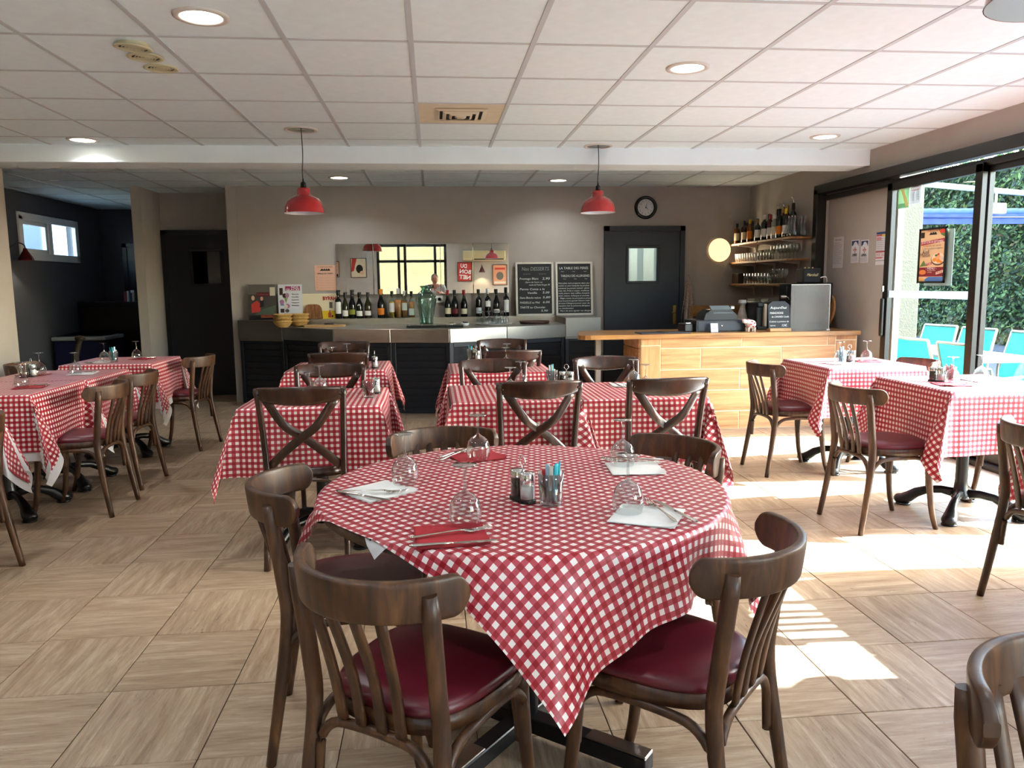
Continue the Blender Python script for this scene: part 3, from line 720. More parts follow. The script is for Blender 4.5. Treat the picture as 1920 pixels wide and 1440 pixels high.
SACH = [mat('red_sugar_stick', '#b01825', .5), mat('tan_sugar_stick', '#b08a52', .5), mat('white_sugar_stick', '#e6e2dc', .5), mat('teal_sachet', '#2aa6b4', .35), mat('pale_blue_sachet', '#9fc3d6', .4), mat('grey_foil_sachet', '#a9b0a8', .3)]
def make_sugar(cols):
    def f():
        o = empty('sugar_tumbler'); rg = random.Random(len(cols) * 7 + cols[0])
        MB().lathe([(.0005, .0), (.0285, .0), (.0295, .004), (.036, .09), (.035, .09), (.0275, .012), (.0005, .010)], 24).build('tumbler', M_clear, o)
        for k, c in enumerate(cols):
            a = 2 * PI * k / len(cols) + rg.uniform(-.2, .2); r0 = .012; r1 = rg.uniform(.016, .025); h = rg.uniform(.108, .13) if c in (3, 4, 5) else rg.uniform(.085, .105)
            w_ = .012 if c in (3, 4, 5) else .006
            b = Vector((r0 * math.cos(a), r0 * math.sin(a), .014)); tp = Vector((r1 * math.cos(a), r1 * math.sin(a), h))
            MB().sweep([b, b.lerp(tp, .5), b.lerp(tp, .93), tp], rrect(1, 1, .2, 1), [(w_, .006), (w_ * 1.15, .008), (w_, .006), (w_, .001)], side=(-math.sin(a), math.cos(a), 0)).build('sachet', SACH[c], o)
        return o
    return f
ZC = TZ + .005
def glass_at(x, y, z, lab): return place('glass', make_glass, (x, y, z), random.uniform(0, 6), 'upturned wine glass ' + lab, 'wine glass', 'upturned wine glasses')
def napkin_at(x, y, rot, red, lab): return place('nap_r' if red else 'nap_w', make_napkin(M_red_nap if red else M_white_nap), (x, y, ZC + .0008), rot, ('folded red' if red else 'folded white') + ' paper napkin ' + lab, 'napkin', 'folded paper napkins')
def cutlery(kind, x0, y0, x1, y1, lab):
    """handle end (x0,y0) to tip (x1,y1)"""
    cx, cy = (x0 + x1) / 2, (y0 + y1) / 2
    return place(kind, make_fork if kind == 'fork' else make_knife, (cx, cy, ZC + .0045), ang(x1 - x0, y1 - y0), 'steel table ' + kind + ' ' + lab, kind, 'table cutlery')
def Q(px, py): p = PZ(px, py, ZC); return p.x, p.y
def rsetting(nap, nang, red, gl, fork, knife, lab):
    x, y = Q(*nap); napkin_at(x, y, nang, red, lab)
    x, y = Q(*gl); glass_at(x, y, ZC + .004, lab)
    for kind, e in (('fork', fork), ('knife', knife)):
        a, b = Q(*e[0]), Q(*e[1]); cutlery(kind, *a, *b, lab)
rsetting((708, 922), R(38), False, (760, 908), ((662, 926), (742, 927)), ((640, 927), (724, 942)), 'at left place of round table')
rsetting((845, 1005), R(4), True, (873, 985), ((770, 1014), (920, 996)), ((768, 1030), (930, 1019)), 'at front place of round table')
rsetting((892, 856), R(20), True, (897, 862), ((838, 862), (872, 850)), ((836, 858), (874, 845)), 'at back left place of round table')
rsetting((1190, 879), R(-4), False, (1167, 874), ((1240, 871), (1128, 866)), ((1236, 866), (1140, 862)), 'at back right place of round table')
rsetting((1213, 968), R(-27), False, (1177, 962), ((1272, 987), (1206, 940)), ((1302, 982), (1232, 946)), 'at right place of round table')
def cruet_at(x, y, rot, lab): return place('cruet', make_cruet, (x, y, ZC), rot, 'chrome salt and pepper set ' + lab, 'cruet set', 'salt and pepper sets')
def sugar_at(x, y, cols, lab): return place('sugar' + str(cols), make_sugar(cols), (x, y, ZC), random.uniform(0, 1), 'glass tumbler of sugar sachets ' + lab, 'tumbler', 'sugar tumblers')
x, y = Q(980, 938); cruet_at(x, y, R(-62 + 90), 'in middle of round table')
x, y = Q(1033, 946); sugar_at(x, y, (1, 1, 0, 0, 0, 4, 5, 3, 3, 4), 'in middle of round table')

# laid places on the other tables: table, offset, red?, towards-the-diner direction
def place_setting(key, dx, dy, red, sx, sy, lab, cut=True):
    X, Y = TABLES[key]; x, y = X + dx, Y + dy; rot = ang(-sx, -sy)
    napkin_at(x, y, rot + random.uniform(-.25, .25), red, lab)
    rx, ry = -sy, sx          # sideways
    if cut:
        cutlery('fork', x + sx * .08 + rx * .025, y + sy * .08 + ry * .025, x - sx * .1 + rx * .02, y - sy * .1 + ry * .02, lab)
        cutlery('knife', x + sx * .08 + rx * .06, y + sy * .08 + ry * .06, x - sx * .1 + rx * .055, y - sy * .1 + ry * .055, lab)
    glass_at(x - sx * .03 - rx * .035, y - sy * .03 - ry * .035, ZC + .004, lab)
def gpos(px, py): return Q(px, py)
place_setting('x1', .02, -.21, True, 0, -1, 'at near place of small table left of centre')
place_setting('x1', -.05, .20, False, 0, 1, 'at far place of small table left of centre')
x, y = Q(692, 745); sugar_at(x, y, (0, 0, 0, 0, 0, 0, 0), 'on small table left of centre'); x, y = Q(705, 737); cruet_at(x, y, .3, 'on small table left of centre')
place_setting('x0', .0, -.19, False, 0, -1, 'at near place of far left-centre table'); place_setting('x0', .0, .19, True, 0, 1, 'at far place of far left-centre table')
x, y = Q(703, 690); cruet_at(x, y, .2, 'on far left-centre table')
place_setting('x2a', .02, -.18, False, 0, -1, 'at near left place of long centre table'); place_setting('x2a', .04, .17, True, 0, 1, 'at far left place of long centre table')
place_setting('x2b', .09, -.17, True, 0, -1, 'at near right place of long centre table'); place_setting('x2b', .03, .18, False, 0, 1, 'at far right place of long centre table')
x, y = Q(1035, 722); sugar_at(x, y, (0, 3, 4, 4, 5, 2), 'on long centre table'); x, y = Q(1062, 723); cruet_at(x, y, 1.2, 'on long centre table')
place_setting('x3', .08, -.18, False, 0, -1, 'at near place of far centre table'); place_setting('x3', .05, .22, False, 0, 1, 'at far place of far centre table')
x, y = Q(884, 676); sugar_at(x, y, (0, 0, 3, 3, 1), 'on far centre table'); x, y = Q(893, 677); cruet_at(x, y, .4, 'on far centre table')
place_setting('a1', .17, .02, True, 1, 0, 'at right near place of long left table'); place_setting('a1', -.18, .06, True, -1, 0, 'at left near place of long left table')
place_setting('a2', .15, .05, False, 1, 0, 'at right far place of long left table'); place_setting('a2', -.17, .03, True, -1, 0, 'at left far place of long left table')
x, y = Q(45, 708); sugar_at(x, y, (2, 0, 0, 2, 1), 'on long left table'); x, y = Q(60, 706); cruet_at(x, y, .9, 'on long left table')
place_setting('b', -.14, -.12, False, -1, 0, 'at left place of far left table'); place_setting('b', .12, .1, True, 1, 0, 'at right place of far left table')
x, y = Q(214, 679); sugar_at(x, y, (2, 2, 1, 3, 3, 4), 'on far left table')
place_setting('T1', -.13, -.06, False, -1, 0, 'at left place of table beside wooden counter'); place_setting('T1', .16, .05, True, 1, 0, 'at window place of table beside wooden counter')
x, y = Q(1578, 681); sugar_at(x, y, (0, 0, 3, 4, 4, 2), 'on table beside wooden counter'); x, y = Q(1592, 678); cruet_at(x, y, .7, 'on table beside wooden counter')
place_setting('T2', -.16, -.08, True, -1, 0, 'at left place of table by sliding door'); place_setting('T2', .13, .06, False, 1, 0, 'at window place of table by sliding door')
x, y = Q(1780, 716); sugar_at(x, y, (0, 0, 0, 0, 0, 0, 0, 0), 'on table by sliding door'); x, y = Q(1756, 715); cruet_at(x, y, .5, 'on table by sliding door')
# ---------------------------------------------------------------- the zinc bar along the back wall
M_slat = mat('navy_slat_paint', '#171c24', .42, noise=.05, nscale=4)
M_slat_dark = mat('navy_body', '#0e1218', .5)
bar = empty('bar_counter', (0, 8.9, 0), 0, 'stainless steel topped bar with navy louvred front along back wall', 'bar counter')
def wp(o): o.location = o.location - Vector((0, 8.9, 0)); return o        # parts are modelled in world place
CORN = [(-2.30, 9.42), (-1.74, 9.16), (-1.075, 8.53), (-.455, 8.335), (.172, 8.17), (.80, 8.40), (1.51, 8.73), (1.93, 8.76)]
ZT, ZB_, ZL = .915, .768, .99
top = [(x, y) for x, y in CORN[1:7]] + [(1.51, 9.40), (-1.74, 9.40)]
wp(MB().prism(top, ZT - .03, ZT).build('worktop', M_steel, bar))
wp(MB().box((-.115, 9.395, (ZT + ZL) / 2), (3.25, .012, ZL - ZT)).build('splash_riser', M_steel, bar))
wp(MB().box((-.115, 9.45, ZL - .006), (3.25, .11, .012)).build('ledge', M_steel, bar))
for (a, b) in ((CORN[0], CORN[1]), (CORN[6], CORN[7])):
    xs = sorted((a, b)); wp(MB().prism([a, b, (b[0], 9.49), (a[0], 9.49)], ZB_ - .02, ZL).build('end_block', mat('dark_steel', '#8d8880', .42, metal=.85), bar))
for k in range(7):
    a, b = Vector((*CORN[k], 0)), Vector((*CORN[k + 1], 0)); d = b - a; L = d.length; c = (a + b) / 2; nrm = Vector((d.y, -d.x, 0)).normalized(); rot = math.atan2(d.y, d.x)
    hi = k in (0, 6); zt = ZL if hi else ZT
    wp(MB().box(c + nrm * .006 + Vector((0, 0, (zt + ZB_) / 2)), (L - .004, .012, zt - ZB_), rot, bev=.003).build('fascia_panel', mat('dark_steel') if hi else M_steel, bar))
    ci = c - nrm * .03
    wp(MB().box(ci - nrm * .05 + Vector((0, 0, ZB_ / 2)), (L - .02, .06, ZB_), rot).build('front_board', M_slat_dark, bar))
    for s_ in (-1, 1): wp(MB().box(ci + d.normalized() * s_ * (L / 2 - .025) + Vector((0, 0, ZB_ / 2)), (.045, .035, ZB_), rot, bev=.003).build('stile', M_slat, bar))
    for z in (.03, ZB_ - .025): wp(MB().box(ci + Vector((0, 0, z)), (L - .1, .03, .05), rot, bev=.003).build('rail', M_slat, bar))
    n = 9; h = (ZB_ - .11) / n; me = MB().prism([(-.014, -h * .5), (-.002, -h * .5), (.010, h * .5), (-.006, h * .5)], -(L - .1) / 2, (L - .1) / 2, m=Matrix(((0, 0, 1, 0), (-1, 0, 0, 0), (0, 1, 0, 0), (0, 0, 0, 1)))).mesh('slat', M_slat)
    for j in range(n):
        o = link('slat', me, bar, ci + Vector((0, 0, .055 + h * (j + .5))), rot); wp(o)

# bottles on the ledge -------------------------------------------------
def bottle_parts(o, h, r, m, cap, lab=None, lab_z=(.04, .12), style='bordeaux', fill=None):
    sh = {'bordeaux': [(.0005, 0), (r * .92, 0), (r, .006), (r, h * .6), (r * .93, h * .66), (r * .45, h * .72), (r * .38, h * .76), (r * .36, h * .97), (r * .42, h * .975), (r * .42, h), (.0005, h)],
          'burgundy': [(.0005, 0), (r * .92, 0), (r, .006), (r, h * .45), (r * .9, h * .55), (r * .55, h * .68), (r * .36, h * .78), (r * .34, h * .97), (r * .4, h * .975), (r * .4, h), (.0005, h)],
          'spirit': [(.0005, 0), (r * .92, 0), (r, .006), (r, h * .66), (r * .8, h * .72), (r * .36, h * .78), (r * .34, h * .97), (r * .34, h), (.0005, h)]}[style]
    MB().lathe(sh, 20).build('bottle_body', m, o)
    MB().lathe([(r * .43, h * .82), (r * .45, h * .825), (r * .46, h * 1.0), (r * .4, h * 1.006), (.0005, h * 1.006)], 16).build('capsule', cap, o)
    if lab:
        z0, z1 = lab_z; n = 9; rows = [[Vector((r * 1.012 * math.cos(R(-150 + 120 * k / n)), r * 1.012 * math.sin(R(-150 + 120 * k / n)), z)) for k in range(n + 1)] for z in (z0, z1)]
        MB().grid(rows).build('paper_label', lab, o)
    if fill: MB().lathe([(.0005, .006), (r * .93, .006), (r * .93, h * fill[1]), (.0005, h * fill[1])], 16).build('wine', fill[0], o)
M_dkgl = mat('dark_bottle_glass', '#0b0d0b', .08, spec=.6); M_olive = mat('olive_bottle_glass', '#2b2a14', .08, spec=.6)
M_clr = glass('clear_bottle_glass', '#eef3ee', .06, .7, 2.5); M_w = mat('label_paper_white', '#e6e2da', .8); M_cream = mat('label_paper_cream', '#dccfae', .8)
M_capk = mat('black_capsule', '#101010', .4); M_capw = mat('white_capsule', '#d9d5d2', .4); M_capr = mat('red_capsule', '#9c1420', .35); M_capo = mat('orange_foil', '#d98314', .3); M_orl = mat('orange_label', '#d9791a', .6)
M_rose = mat('rose_wine', '#c9854a', .15); M_yel = mat('yellow_wine', '#c9a743', .15); M_gray = mat('label_grey_blue', '#b8c2c6', .8); M_redl = mat('label_dark_red', '#6b1620', .7); M_olab = mat('label_olive', '#8a8a2c', .7)
LB = [(635, .34, .038, M_dkgl, M_capk, M_w, (.06, .2), 'bordeaux', None, 'dark wine bottle with tall white label, leftmost on the bar ledge'),
      (648, .31, .038, M_olive, M_capk, M_w, (.03, .1), 'burgundy', None, 'olive wine bottle with black and white label, second on bar ledge'),
      (661, .34, .041, M_dkgl, M_capk, M_olab, (.05, .11), 'burgundy', None, 'dark wine bottle with olive label, third on bar ledge'),
      (674.5, .31, .04, M_dkgl, M_capk, M_w, (.03, .09), 'burgundy', None, 'dark bottle with white neck medallion, fourth on bar ledge'),
      (690.5, .31, .041, M_olive, M_capk, M_w, (.035, .09), 'burgundy', None, 'olive wine bottle with plain white label, fifth on bar ledge'),
      (715, .345, .045, M_dkgl, M_capo, M_orl, (.04, .12), 'burgundy', None, 'sparkling wine bottle with orange foil neck and orange label'),
      (735.5, .32, .036, M_clr, M_capk, M_w, (.07, .18), 'bordeaux', (M_yel, .62), 'clear bottle of yellow wine with white label and black cap'),
      (747.5, .35, .043, M_clr, M_capw, None, None, 'burgundy', (M_rose, .62), 'label-less bottle of amber wine with pale cap beside yellow one'),
      (759, .32, .037, M_clr, M_capw, M_w, (.09, .18), 'bordeaux', (M_rose, .62), 'amber wine bottle with small white label, pale cap'),
      (772, .315, .037, M_clr, M_capk, M_w, (.03, .11), 'burgundy', (M_rose, .6), 'rose wine bottle with black cap left of the green vase'),
      (840, .325, .04, M_dkgl, M_capr, M_cream, (.04, .11), 'burgundy', None, 'dark wine bottle with cream label and collar right of green vase'),
      (853, .325, .042, M_dkgl, M_capk, M_redl, (.04, .1), 'burgundy', None, 'dark wine bottle with dark red label right of green vase'),
      (870.5, .325, .041, M_dkgl, M_capr, M_cream, (.035, .1), 'burgundy', None, 'dark wine bottle with bright red capsule and cream label'),
      (898, .33, .037, M_dkgl, M_capk, M_gray, (.04, .11), 'bordeaux', None, 'dark wine bottle with grey-blue label behind stemmed glasses'),
      (915, .335, .036, M_dkgl, M_capw, M_w, (.12, .19), 'bordeaux', None, 'dark wine bottle with white capsule and square white label'),
      (931, .33, .04, M_dkgl, M_capk, M_w, (.045, .09), 'burgundy', None, 'dark wine bottle with low white label, second from right on ledge'),
      (949.5, .35, .035, M_dkgl, M_capk, M_w, (.05, .2), 'bordeaux', None, 'tall dark wine bottle with narrow white label, rightmost on ledge')]
for px, h, r, m, cap, lab, lz, st, fill, text in LB:
    p = PY(px, 592, 9.44); o = empty('wine_bottle', (p.x, 9.44, ZL), 0, text, 'bottle', 'wine bottles on the bar ledge'); bottle_parts(o, h, r, m, cap, lab, lz or (0, .1), st, fill)
    if 'medallion' in text: MB().lathe([(.0005, .001), (.018, 0)], 16, m=Matrix.Translation((0, -.037, .155)) @ Matrix.Rotation(PI / 2 + .25, 4, 'X')).build('neck_medallion', M_w, o)
    if 'collar' in text: MB().lathe([(.033, .178), (.023, .2)], 16).build('collar_label', M_cream, o)
# green glass vase on the worktop
M_vase = glass('green_vase_glass', '#c6e0d4', .08, .8, 2.0)
p = PY(800, 600, 9.2)
o = empty('glass_vase', (p.x, 9.2, ZT), 0, 'large green recycled-glass vase standing on the bar', 'vase')
MB().lathe([(.0005, .004), (.078, .004), (.08, .02), (.083, .08), (.1, .18), (.123, .29), (.118, .34), (.09, .375), (.062, .392), (.056, .41), (.06, .435), (.072, .45)], 32).build('vase_wall', M_vase, o)
MB().lathe([(.0005, .003), (.078, .003), (.079, .02), (.0005, .024)], 32).build('vase_base', M_vase, o)
MB().lathe([(.07, .448), (.074, .452), (.07, .456), (.066, .452), (.07, .448)], 32).build('vase_rim', glass('vase_rim_glass', '#6fa493', .2, .7, 2.0), o)
# bread baskets
M_wick = wood('wicker_straw', [(.3, '#8a6a36'), (.5, '#b8904c'), (.7, '#d3b06c')], (60, 60, 160), .6)
def make_basket():
    o = empty('bread_basket')
    for k in range(6):
        z = .004 + k * .0125; r0 = .055 + .05 * (k / 5) ** .75; pts = [(r0 * math.cos(2 * PI * j / 36), r0 * math.sin(2 * PI * j / 36), z + .002 * math.sin(j * PI)) for j in range(37)]
        MB().tube(pts, .0062 if k < 5 else .009, 6, cap=False).build('woven_strand', M_wick, o)
    MB().lathe([(.0005, .003), (.055, .003), (.08, .025), (.105, .066)], 24).build('woven_bowl', M_wick, o)
    return o
for st, px in (('left', 531), ('right', 562)):
    for k in range(3):
        p = PY(px, 610, 9.12 if st == 'left' else 9.2); place('basket', make_basket, (p.x, p.y, ZT + .038 * k), k * .4, ('topmost', 'bottom', 'middle')[(k + 1) % 3 if k != 2 else 0] + ' straw bread basket of the %s stack on the bar' % st, 'basket', 'straw bread baskets')
# chopping boards and knife
M_acacia = wood('acacia_board', [(.3, '#4a2a16'), (.5, '#7a4c2a'), (.7, '#a5703f')], (40, 5, 5), .45)
M_beech = wood('pale_beech', [(.3, '#9c7648'), (.5, '#b88f5c'), (.7, '#c9a473')], (6, 30, 30), .5)
b = MB().prism([(-.115, 0), (.115, 0), (.1, .13), (.08, .16), (.05, .172), (-.05, .172), (-.08, .16), (-.1, .13)], -.01, .01, m=Matrix.Rotation(PI / 2 - .12, 4, 'X'))
p = PY(587, 594, 9.43); tag(b.build('cutting_board', M_acacia, None, (p.x, 9.44, ZL + .003)), 'arched dark acacia board leaning upright on bar ledge', 'board')
p = PY(610, 612, 9.15); tag(MB().prism(rrect(.47, .2, .03), 0, .018).build('cutting_board', M_beech, None, (p.x, 9.12, ZT + .0)), 'long pale beech chopping board lying on bar', 'board')
o = empty('kitchen_knife', (p.x + .04, 9.14, ZT + .018), .05, 'black-handled kitchen knife on pale chopping board', 'knife')
MB().sweep([(-.05, 0, .01), (0, 0, .012), (.06, 0, .01)], CIRC(8), [(.008, .008), (.012, .009), (.011, .008)], side=(0, 1, 0)).build('handle', M_black_plastic, o); MB().prism([(-.05, -.01), (-.05, .012), (-.2, .006), (-.21, 0)], .008, .0095).build('blade', M_cut, o)
# drip tray, little bowls, tray of glasses, brown tray
p = PY(800, 613, 8.6)
o = empty('drip_tray', (.02, 8.62, ZT), 0, 'dark drip tray with steel grid set on bar front', 'tray')
MB().box((0, 0, .012), (.62, .3, .022), bev=.004).build('tray_body', M_black_plastic, o); MB().box((0, 0, .026), (.58, .02, .008)).build('grid_bar', M_steel, o)
for k in range(5): MB().box((-.28 + .14 * k, 0, .026), (.02, .27, .008)).build('grid_bar', M_steel, o)
M_porc = mat('white_porcelain', '#e8e6e2', .25)
for px, txt in ((846, 'of wrapped sweets'), (872, 'of dark olives')):
    p = PY(px, 616, 8.62 if px < 860 else 8.7); o = empty('snack_bowl', (p.x, p.y, ZT), 0, 'small white bowl %s on the bar' % txt, 'bowl', 'white snack bowls')
    MB().lathe([(.0005, .002), (.034, .002), (.038, .006), (.054, .036), (.05, .036), (.036, .01), (.0005, .008)], 4 if px < 860 else 20).build('bowl_body', M_porc, o)
    rg = random.Random(px); b = MB()
    for k in range(14): b.ball((rg.uniform(-.03, .03), rg.uniform(-.03, .03), .03 + rg.uniform(0, .015)), .009, seg=6)
    tag(b.build('contents', mat('sweets' if px < 860 else 'olives', '#8f7a4c' if px < 860 else '#1a1614', .3), o), kind='stuff')
p = PY(925, 612, 9.0)
o = empty('serving_tray', (p.x, 8.95, ZT), 0, 'round pale tray carrying stemmed glasses on the bar', 'tray'); MB().lathe([(.0005, .004), (.2, .004), (.215, .016), (.218, .016), (.205, 0), (.0005, 0)], 36).build('tray_body', mat('pale_tray', '#b5aea4', .4), o)
for k in range(12):
    a = k * 2.4; r = .055 * math.sqrt(k + .3); place('glass', make_glass, (p.x + r * math.cos(a), 8.95 + r * math.sin(a) * .9, ZT + .005), a, 'upturned stemmed glass among those on the bar tray', 'wine glass', 'stemmed glasses on the bar tray')
p = PY(1002, 606, 9.05); o = empty('serving_tray', (p.x, 9.05, ZT), 0, 'brown round waiter tray lying right on the bar', 'tray'); MB().lathe([(.0005, .004), (.165, .004), (.175, .03), (.18, .03), (.17, 0), (.0005, 0)], 36).build('tray_body', mat('brown_tray', '#4a2e22', .5), o)

# ---------------------------------------------------------------- pictures and boards on the back wall
def sheet(name, x, z, w_, h_, y, label, cat, face, items=(), lean=0.0, frame=None, fw=.012, group=None, rot=None, base=True, thick=.004):
    """flat printed board facing -Y; items: (colour material, outline in 0..1 units)"""
    o = empty(name, (x, y, z), 0, label, cat, group)
    T = (rot if rot is not None else Matrix.Identity(4)) @ Matrix.Rotation(-lean, 4, 'X') @ UPR
    MB().prism([(-w_ / 2, 0), (w_ / 2, 0), (w_ / 2, h_), (-w_ / 2, h_)], -thick, 0, m=T).build('board', face, o)
    for kk, (m_, ol) in enumerate(items):
        MB().prism([((u - .5) * w_, v * h_) for u, v in ol], .0002, .0004 + .00012 * kk, m=T).build('print', m_, o)
    if frame:
        b = MB(); q = fw / 2
        for cx, cy, sx, sy in ((0, q, w_, fw), (0, h_ - q, w_, fw), (-w_ / 2 + q, h_ / 2, fw, h_), (w_ / 2 - q, h_ / 2, fw, h_)):
            b.prism([(cx - sx / 2, cy - sy / 2), (cx + sx / 2, cy - sy / 2), (cx + sx / 2, cy + sy / 2), (cx - sx / 2, cy + sy / 2)], -thick, .008, m=T)
        b.build('frame', frame, o)
    return o, T
def rc(x0, y0, x1, y1): return [(x0, y0), (x1, y0), (x1, y1), (x0, y1)]
def el(cx, cy, rx, ry, n=14): return [(cx + rx * math.cos(2 * PI * k / n), cy + ry * math.sin(2 * PI * k / n)) for k in range(n)]
I = lambda n, c='#888888', r=.7: mat('print_' + n, c, r)
chalk = mat('chalk_white', '#d8d8d2', .9); chalk_dim = mat('chalk_grey', '#8f908c', .9); M_slate = mat('chalkboard', '#131416', .6, noise=.15, nscale=5); M_fr = mat('whitewashed_frame', '#c9c2b4', .6, noise=.06, nscale=40)
YW = YB + .02
pl, pr_ = PY(968, 590, 9.42), PY(1039, 590, 9.42); w_ = pr_.x - pl.x; hh = PY(1003, 491, 9.49).z - ZL
o, T = sheet('chalkboard', (pl.x + pr_.x) / 2, ZL, w_, hh, 9.42, 'white-framed chalkboard of desserts, left of two on bar ledge', 'chalkboard', M_slate, lean=.1, frame=M_fr, fw=.024)
add_text(o, 'Nos DESSERTS', (-w_ * .34, hh * .87), .062, chalk_dim, T, shear=.2, width=w_ * .72); add_text(o, '~~~       ~~~', (-w_ * .3, hh * .78), .04, chalk_dim, T, width=w_ * .6)
for s_, x, y, sz, wd in (('Fromage Blanc', -.4, .69, .036, .5), ('2,90', .2, .69, .04, .2), ('(Servi de Sucre ou', -.25, .625, .026, .45), ('coulis de Fruits Rouges 3€', -.15, .575, .026, .55), ('Panna Cotta a la', -.4, .495, .036, .65), ('Vanille', -.2, .425, .034, .25), ('5,00', .2, .43, .036, .18),
                       ('Dame Blanche maison', -.4, .335, .034, .55), ('5,80', .2, .34, .036, .2), ('FAISSELLE au Miel', -.4, .245, .034, .52), ('6,00', .2, .25, .036, .18), ('TARTE au Chocolat', -.4, .155, .036, .66), ('5,90', .15, .09, .034, .18)):
    add_text(o, s_, (x * w_, y * hh), sz, chalk, T, shear=.15, width=wd * w_)
pl, pr_ = PY(1043, 590, 9.42), PY(1112, 590, 9.42); w_ = pr_.x - pl.x
o, T = sheet('chalkboard', (pl.x + pr_.x) / 2, ZL, w_, hh, 9.42, 'white-framed chalkboard of allergens, right of two on bar ledge', 'chalkboard', M_slate, lean=.1, frame=M_fr, fw=.024)
add_text(o, 'LA TABLE DES PERES', (-w_ * .4, hh * .88), .04, chalk, T, width=w_ * .78); add_text(o, '~     ~     ~', (-w_ * .36, hh * .82), .03, chalk, T, width=w_ * .7)
add_text(o, 'TABLEAU DES ALLERGENES', (-w_ * .36, hh * .735), .04, chalk, T, width=w_ * .78); add_text(o, '~     ~     ~', (-w_ * .3, hh * .68), .03, chalk, T, width=w_ * .66)
for k, s_ in enumerate(('Nos plats sont prepares dans une', 'cuisine ou sont manipules les produits', 'contenant ou pouvant contenir : gluten,', 'soja, lait, fruits a coque, crustaces,', 'oeufs, poisson, lupin, sulfites, moutarde,', 'celeri, sesame, mollusques et arachides.', '  Malgre toutes les precautions prises,', 'nous ne pouvons garantir l\'absence totale', 'de traces d\'allergenes pouvant causer des', 'reactions chez les personnes allergiques', 'ou intolerantes.', '  Merci de nous signaler vos allergies')):
    add_text(o, s_, (-w_ * .43, hh * (.6 - .047 * k)), .026, chalk, T, shear=.2, width=w_ * (.84 if k not in (10,) else .4))
# advertising boards on the left of the ledge
def bx(l, t_, r_, b_, Y): a, b = PY(l, b_, Y), PY(r_, t_, Y); return (a.x + b.x) / 2, ZL, b.x - a.x, b.z - ZL
x, z, w_, hh = bx(467, 533, 516, 597, 9.43)
o, T = sheet('poster_board', x, z, w_, hh, 9.43, 'dark vintage aperitif advert with red figure, leftmost on bar ledge', 'poster', I('smoke', '#3f3a36'),
    [(I('grey', '#5f5a52'), rc(0, .72, 1, 1)), (I('blackp', '#15120f'), rc(0, 0, 1, .13)), (I('redp', '#b5342c'), [(.1, .2), (.42, .22), (.45, .45), (.3, .55), (.1, .45)]), (I('skin', '#c9a184'), el(.17, .62, .06, .07)), (I('skin'), el(.48, .6, .05, .06)), (I('blackp'), [(.4, .35), (.55, .38), (.56, .55), (.42, .54)]),
     (I('wine', '#5c1e1e'), rc(.3, .66, .76, .78)), (I('salmon', '#c96a4a'), rc(.43, .06, 1, .18)), (I('cream', '#c9bfa8'), rc(.78, .68, .97, .92)), (I('greenp', '#4c5a48'), [(.2, .14), (.9, .14), (1, .42), (.5, .3)])], lean=.06)
add_text(o, 'Dubonnet', (-.17 * w_, .72 * hh), .03, I('wine_light', '#a0504a'), T, width=.4 * w_); add_text(o, 'Dubonnet', (-.05 * w_, .12 * hh), .034, I('deepred', '#7a1c16'), T, width=.52 * w_, bold=.0008)
x, z, w_, hh = bx(523, 533, 565, 597, 9.43)
its = [(I('pink', '#9c2f62'), rc(.3, .82, .92, .95)), (I('cocoa', '#3a241a'), rc(.06, .7, .2, .9)), (I('cocoa'), el(.27, .68, .09, .07)), (I('mauve', '#a87596'), el(.38, .69, .08, .07)), (I('olive2', '#8a9a52'), [(.24, .62), (.4, .62), (.32, .46)]), (I('mauve'), el(.15, .5, .1, .07)), (I('blue2', '#6a7ba8'), rc(.08, .4, .24, .44)),
       (I('mauve'), el(.36, .38, .12, .07)), (I('cream'), el(.31, .37, .08, .06)), (I('cocoa'), rc(.08, .2, .24, .31)), (I('grey'), el(.36, .25, .09, .05)), (I('rust', '#a8563a'), el(.4, .1, .09, .05))]
o, T = sheet('poster_board', x, z, w_, hh, 9.43, 'white ice-cream menu board with pink heading on bar ledge', 'menu board', I('paper', '#cfd0d4'), its, lean=.06)
add_text(o, 'NOS', (.05 * w_, .915 * hh), .034, I('whitep', '#e8e4e4'), T, width=.3 * w_, bold=.0006); add_text(o, 'GLACES', (-.17 * w_, .85 * hh), .034, I('whitep'), T, width=.56 * w_, bold=.0006)
for k, s_ in enumerate(('Chocolat', 'Vanille', 'Framboise', 'Caramel', 'Pistache')): add_text(o, s_, (.06 * w_, hh * (.72 - .08 * k)), .016, I('blackp'), T, width=.3 * w_, bold=.0004)
x, z, w_, hh = bx(566, 550, 631, 596, 9.47)
its = [(I('yellow', '#d6b51c'), rc(.0, .0, 1, .32)), (I('rust2', '#a4432a'), [(.74, .05), (.83, .05), (.83, .22), (.8, .27), (.8, .34), (.77, .34), (.77, .27), (.74, .22)]), (I('wine'), el(.86, .1, .025, .05)), (I('grey'), rc(.78, .42, .87, .66))]
o, T = sheet('poster_board', x, z, w_, hh, 9.475, 'cream and yellow aperitif advert behind the acacia board', 'poster', I('creamp', '#ddd0ae'), its, lean=.04)
add_text(o, 'BYRRH', (.1 * w_, .8 * hh), .06, I('byrrh', '#a81820'), T, width=.37 * w_, bold=.002); add_text(o, 'aperitif au vin', (.26 * w_, .93 * hh), .014, I('byrrh'), T, width=.2 * w_)
a, b = PY(591, 545, 9.515), PY(629, 497, 9.515); w_, hh = b.x - a.x, b.z - a.z
o, T = sheet('wall_notice', (a.x + b.x) / 2, a.z, w_, hh, 9.515, 'pale pink price notice with four black peaks on back wall', 'notice', I('pinkpaper', '#d8ab92'), [(I('blackp'), [(.25, .78), (.75, .78), (.72, .84), (.66, .87), (.62, .82), (.57, .87), (.53, .82), (.47, .87), (.43, .82), (.36, .87)])])
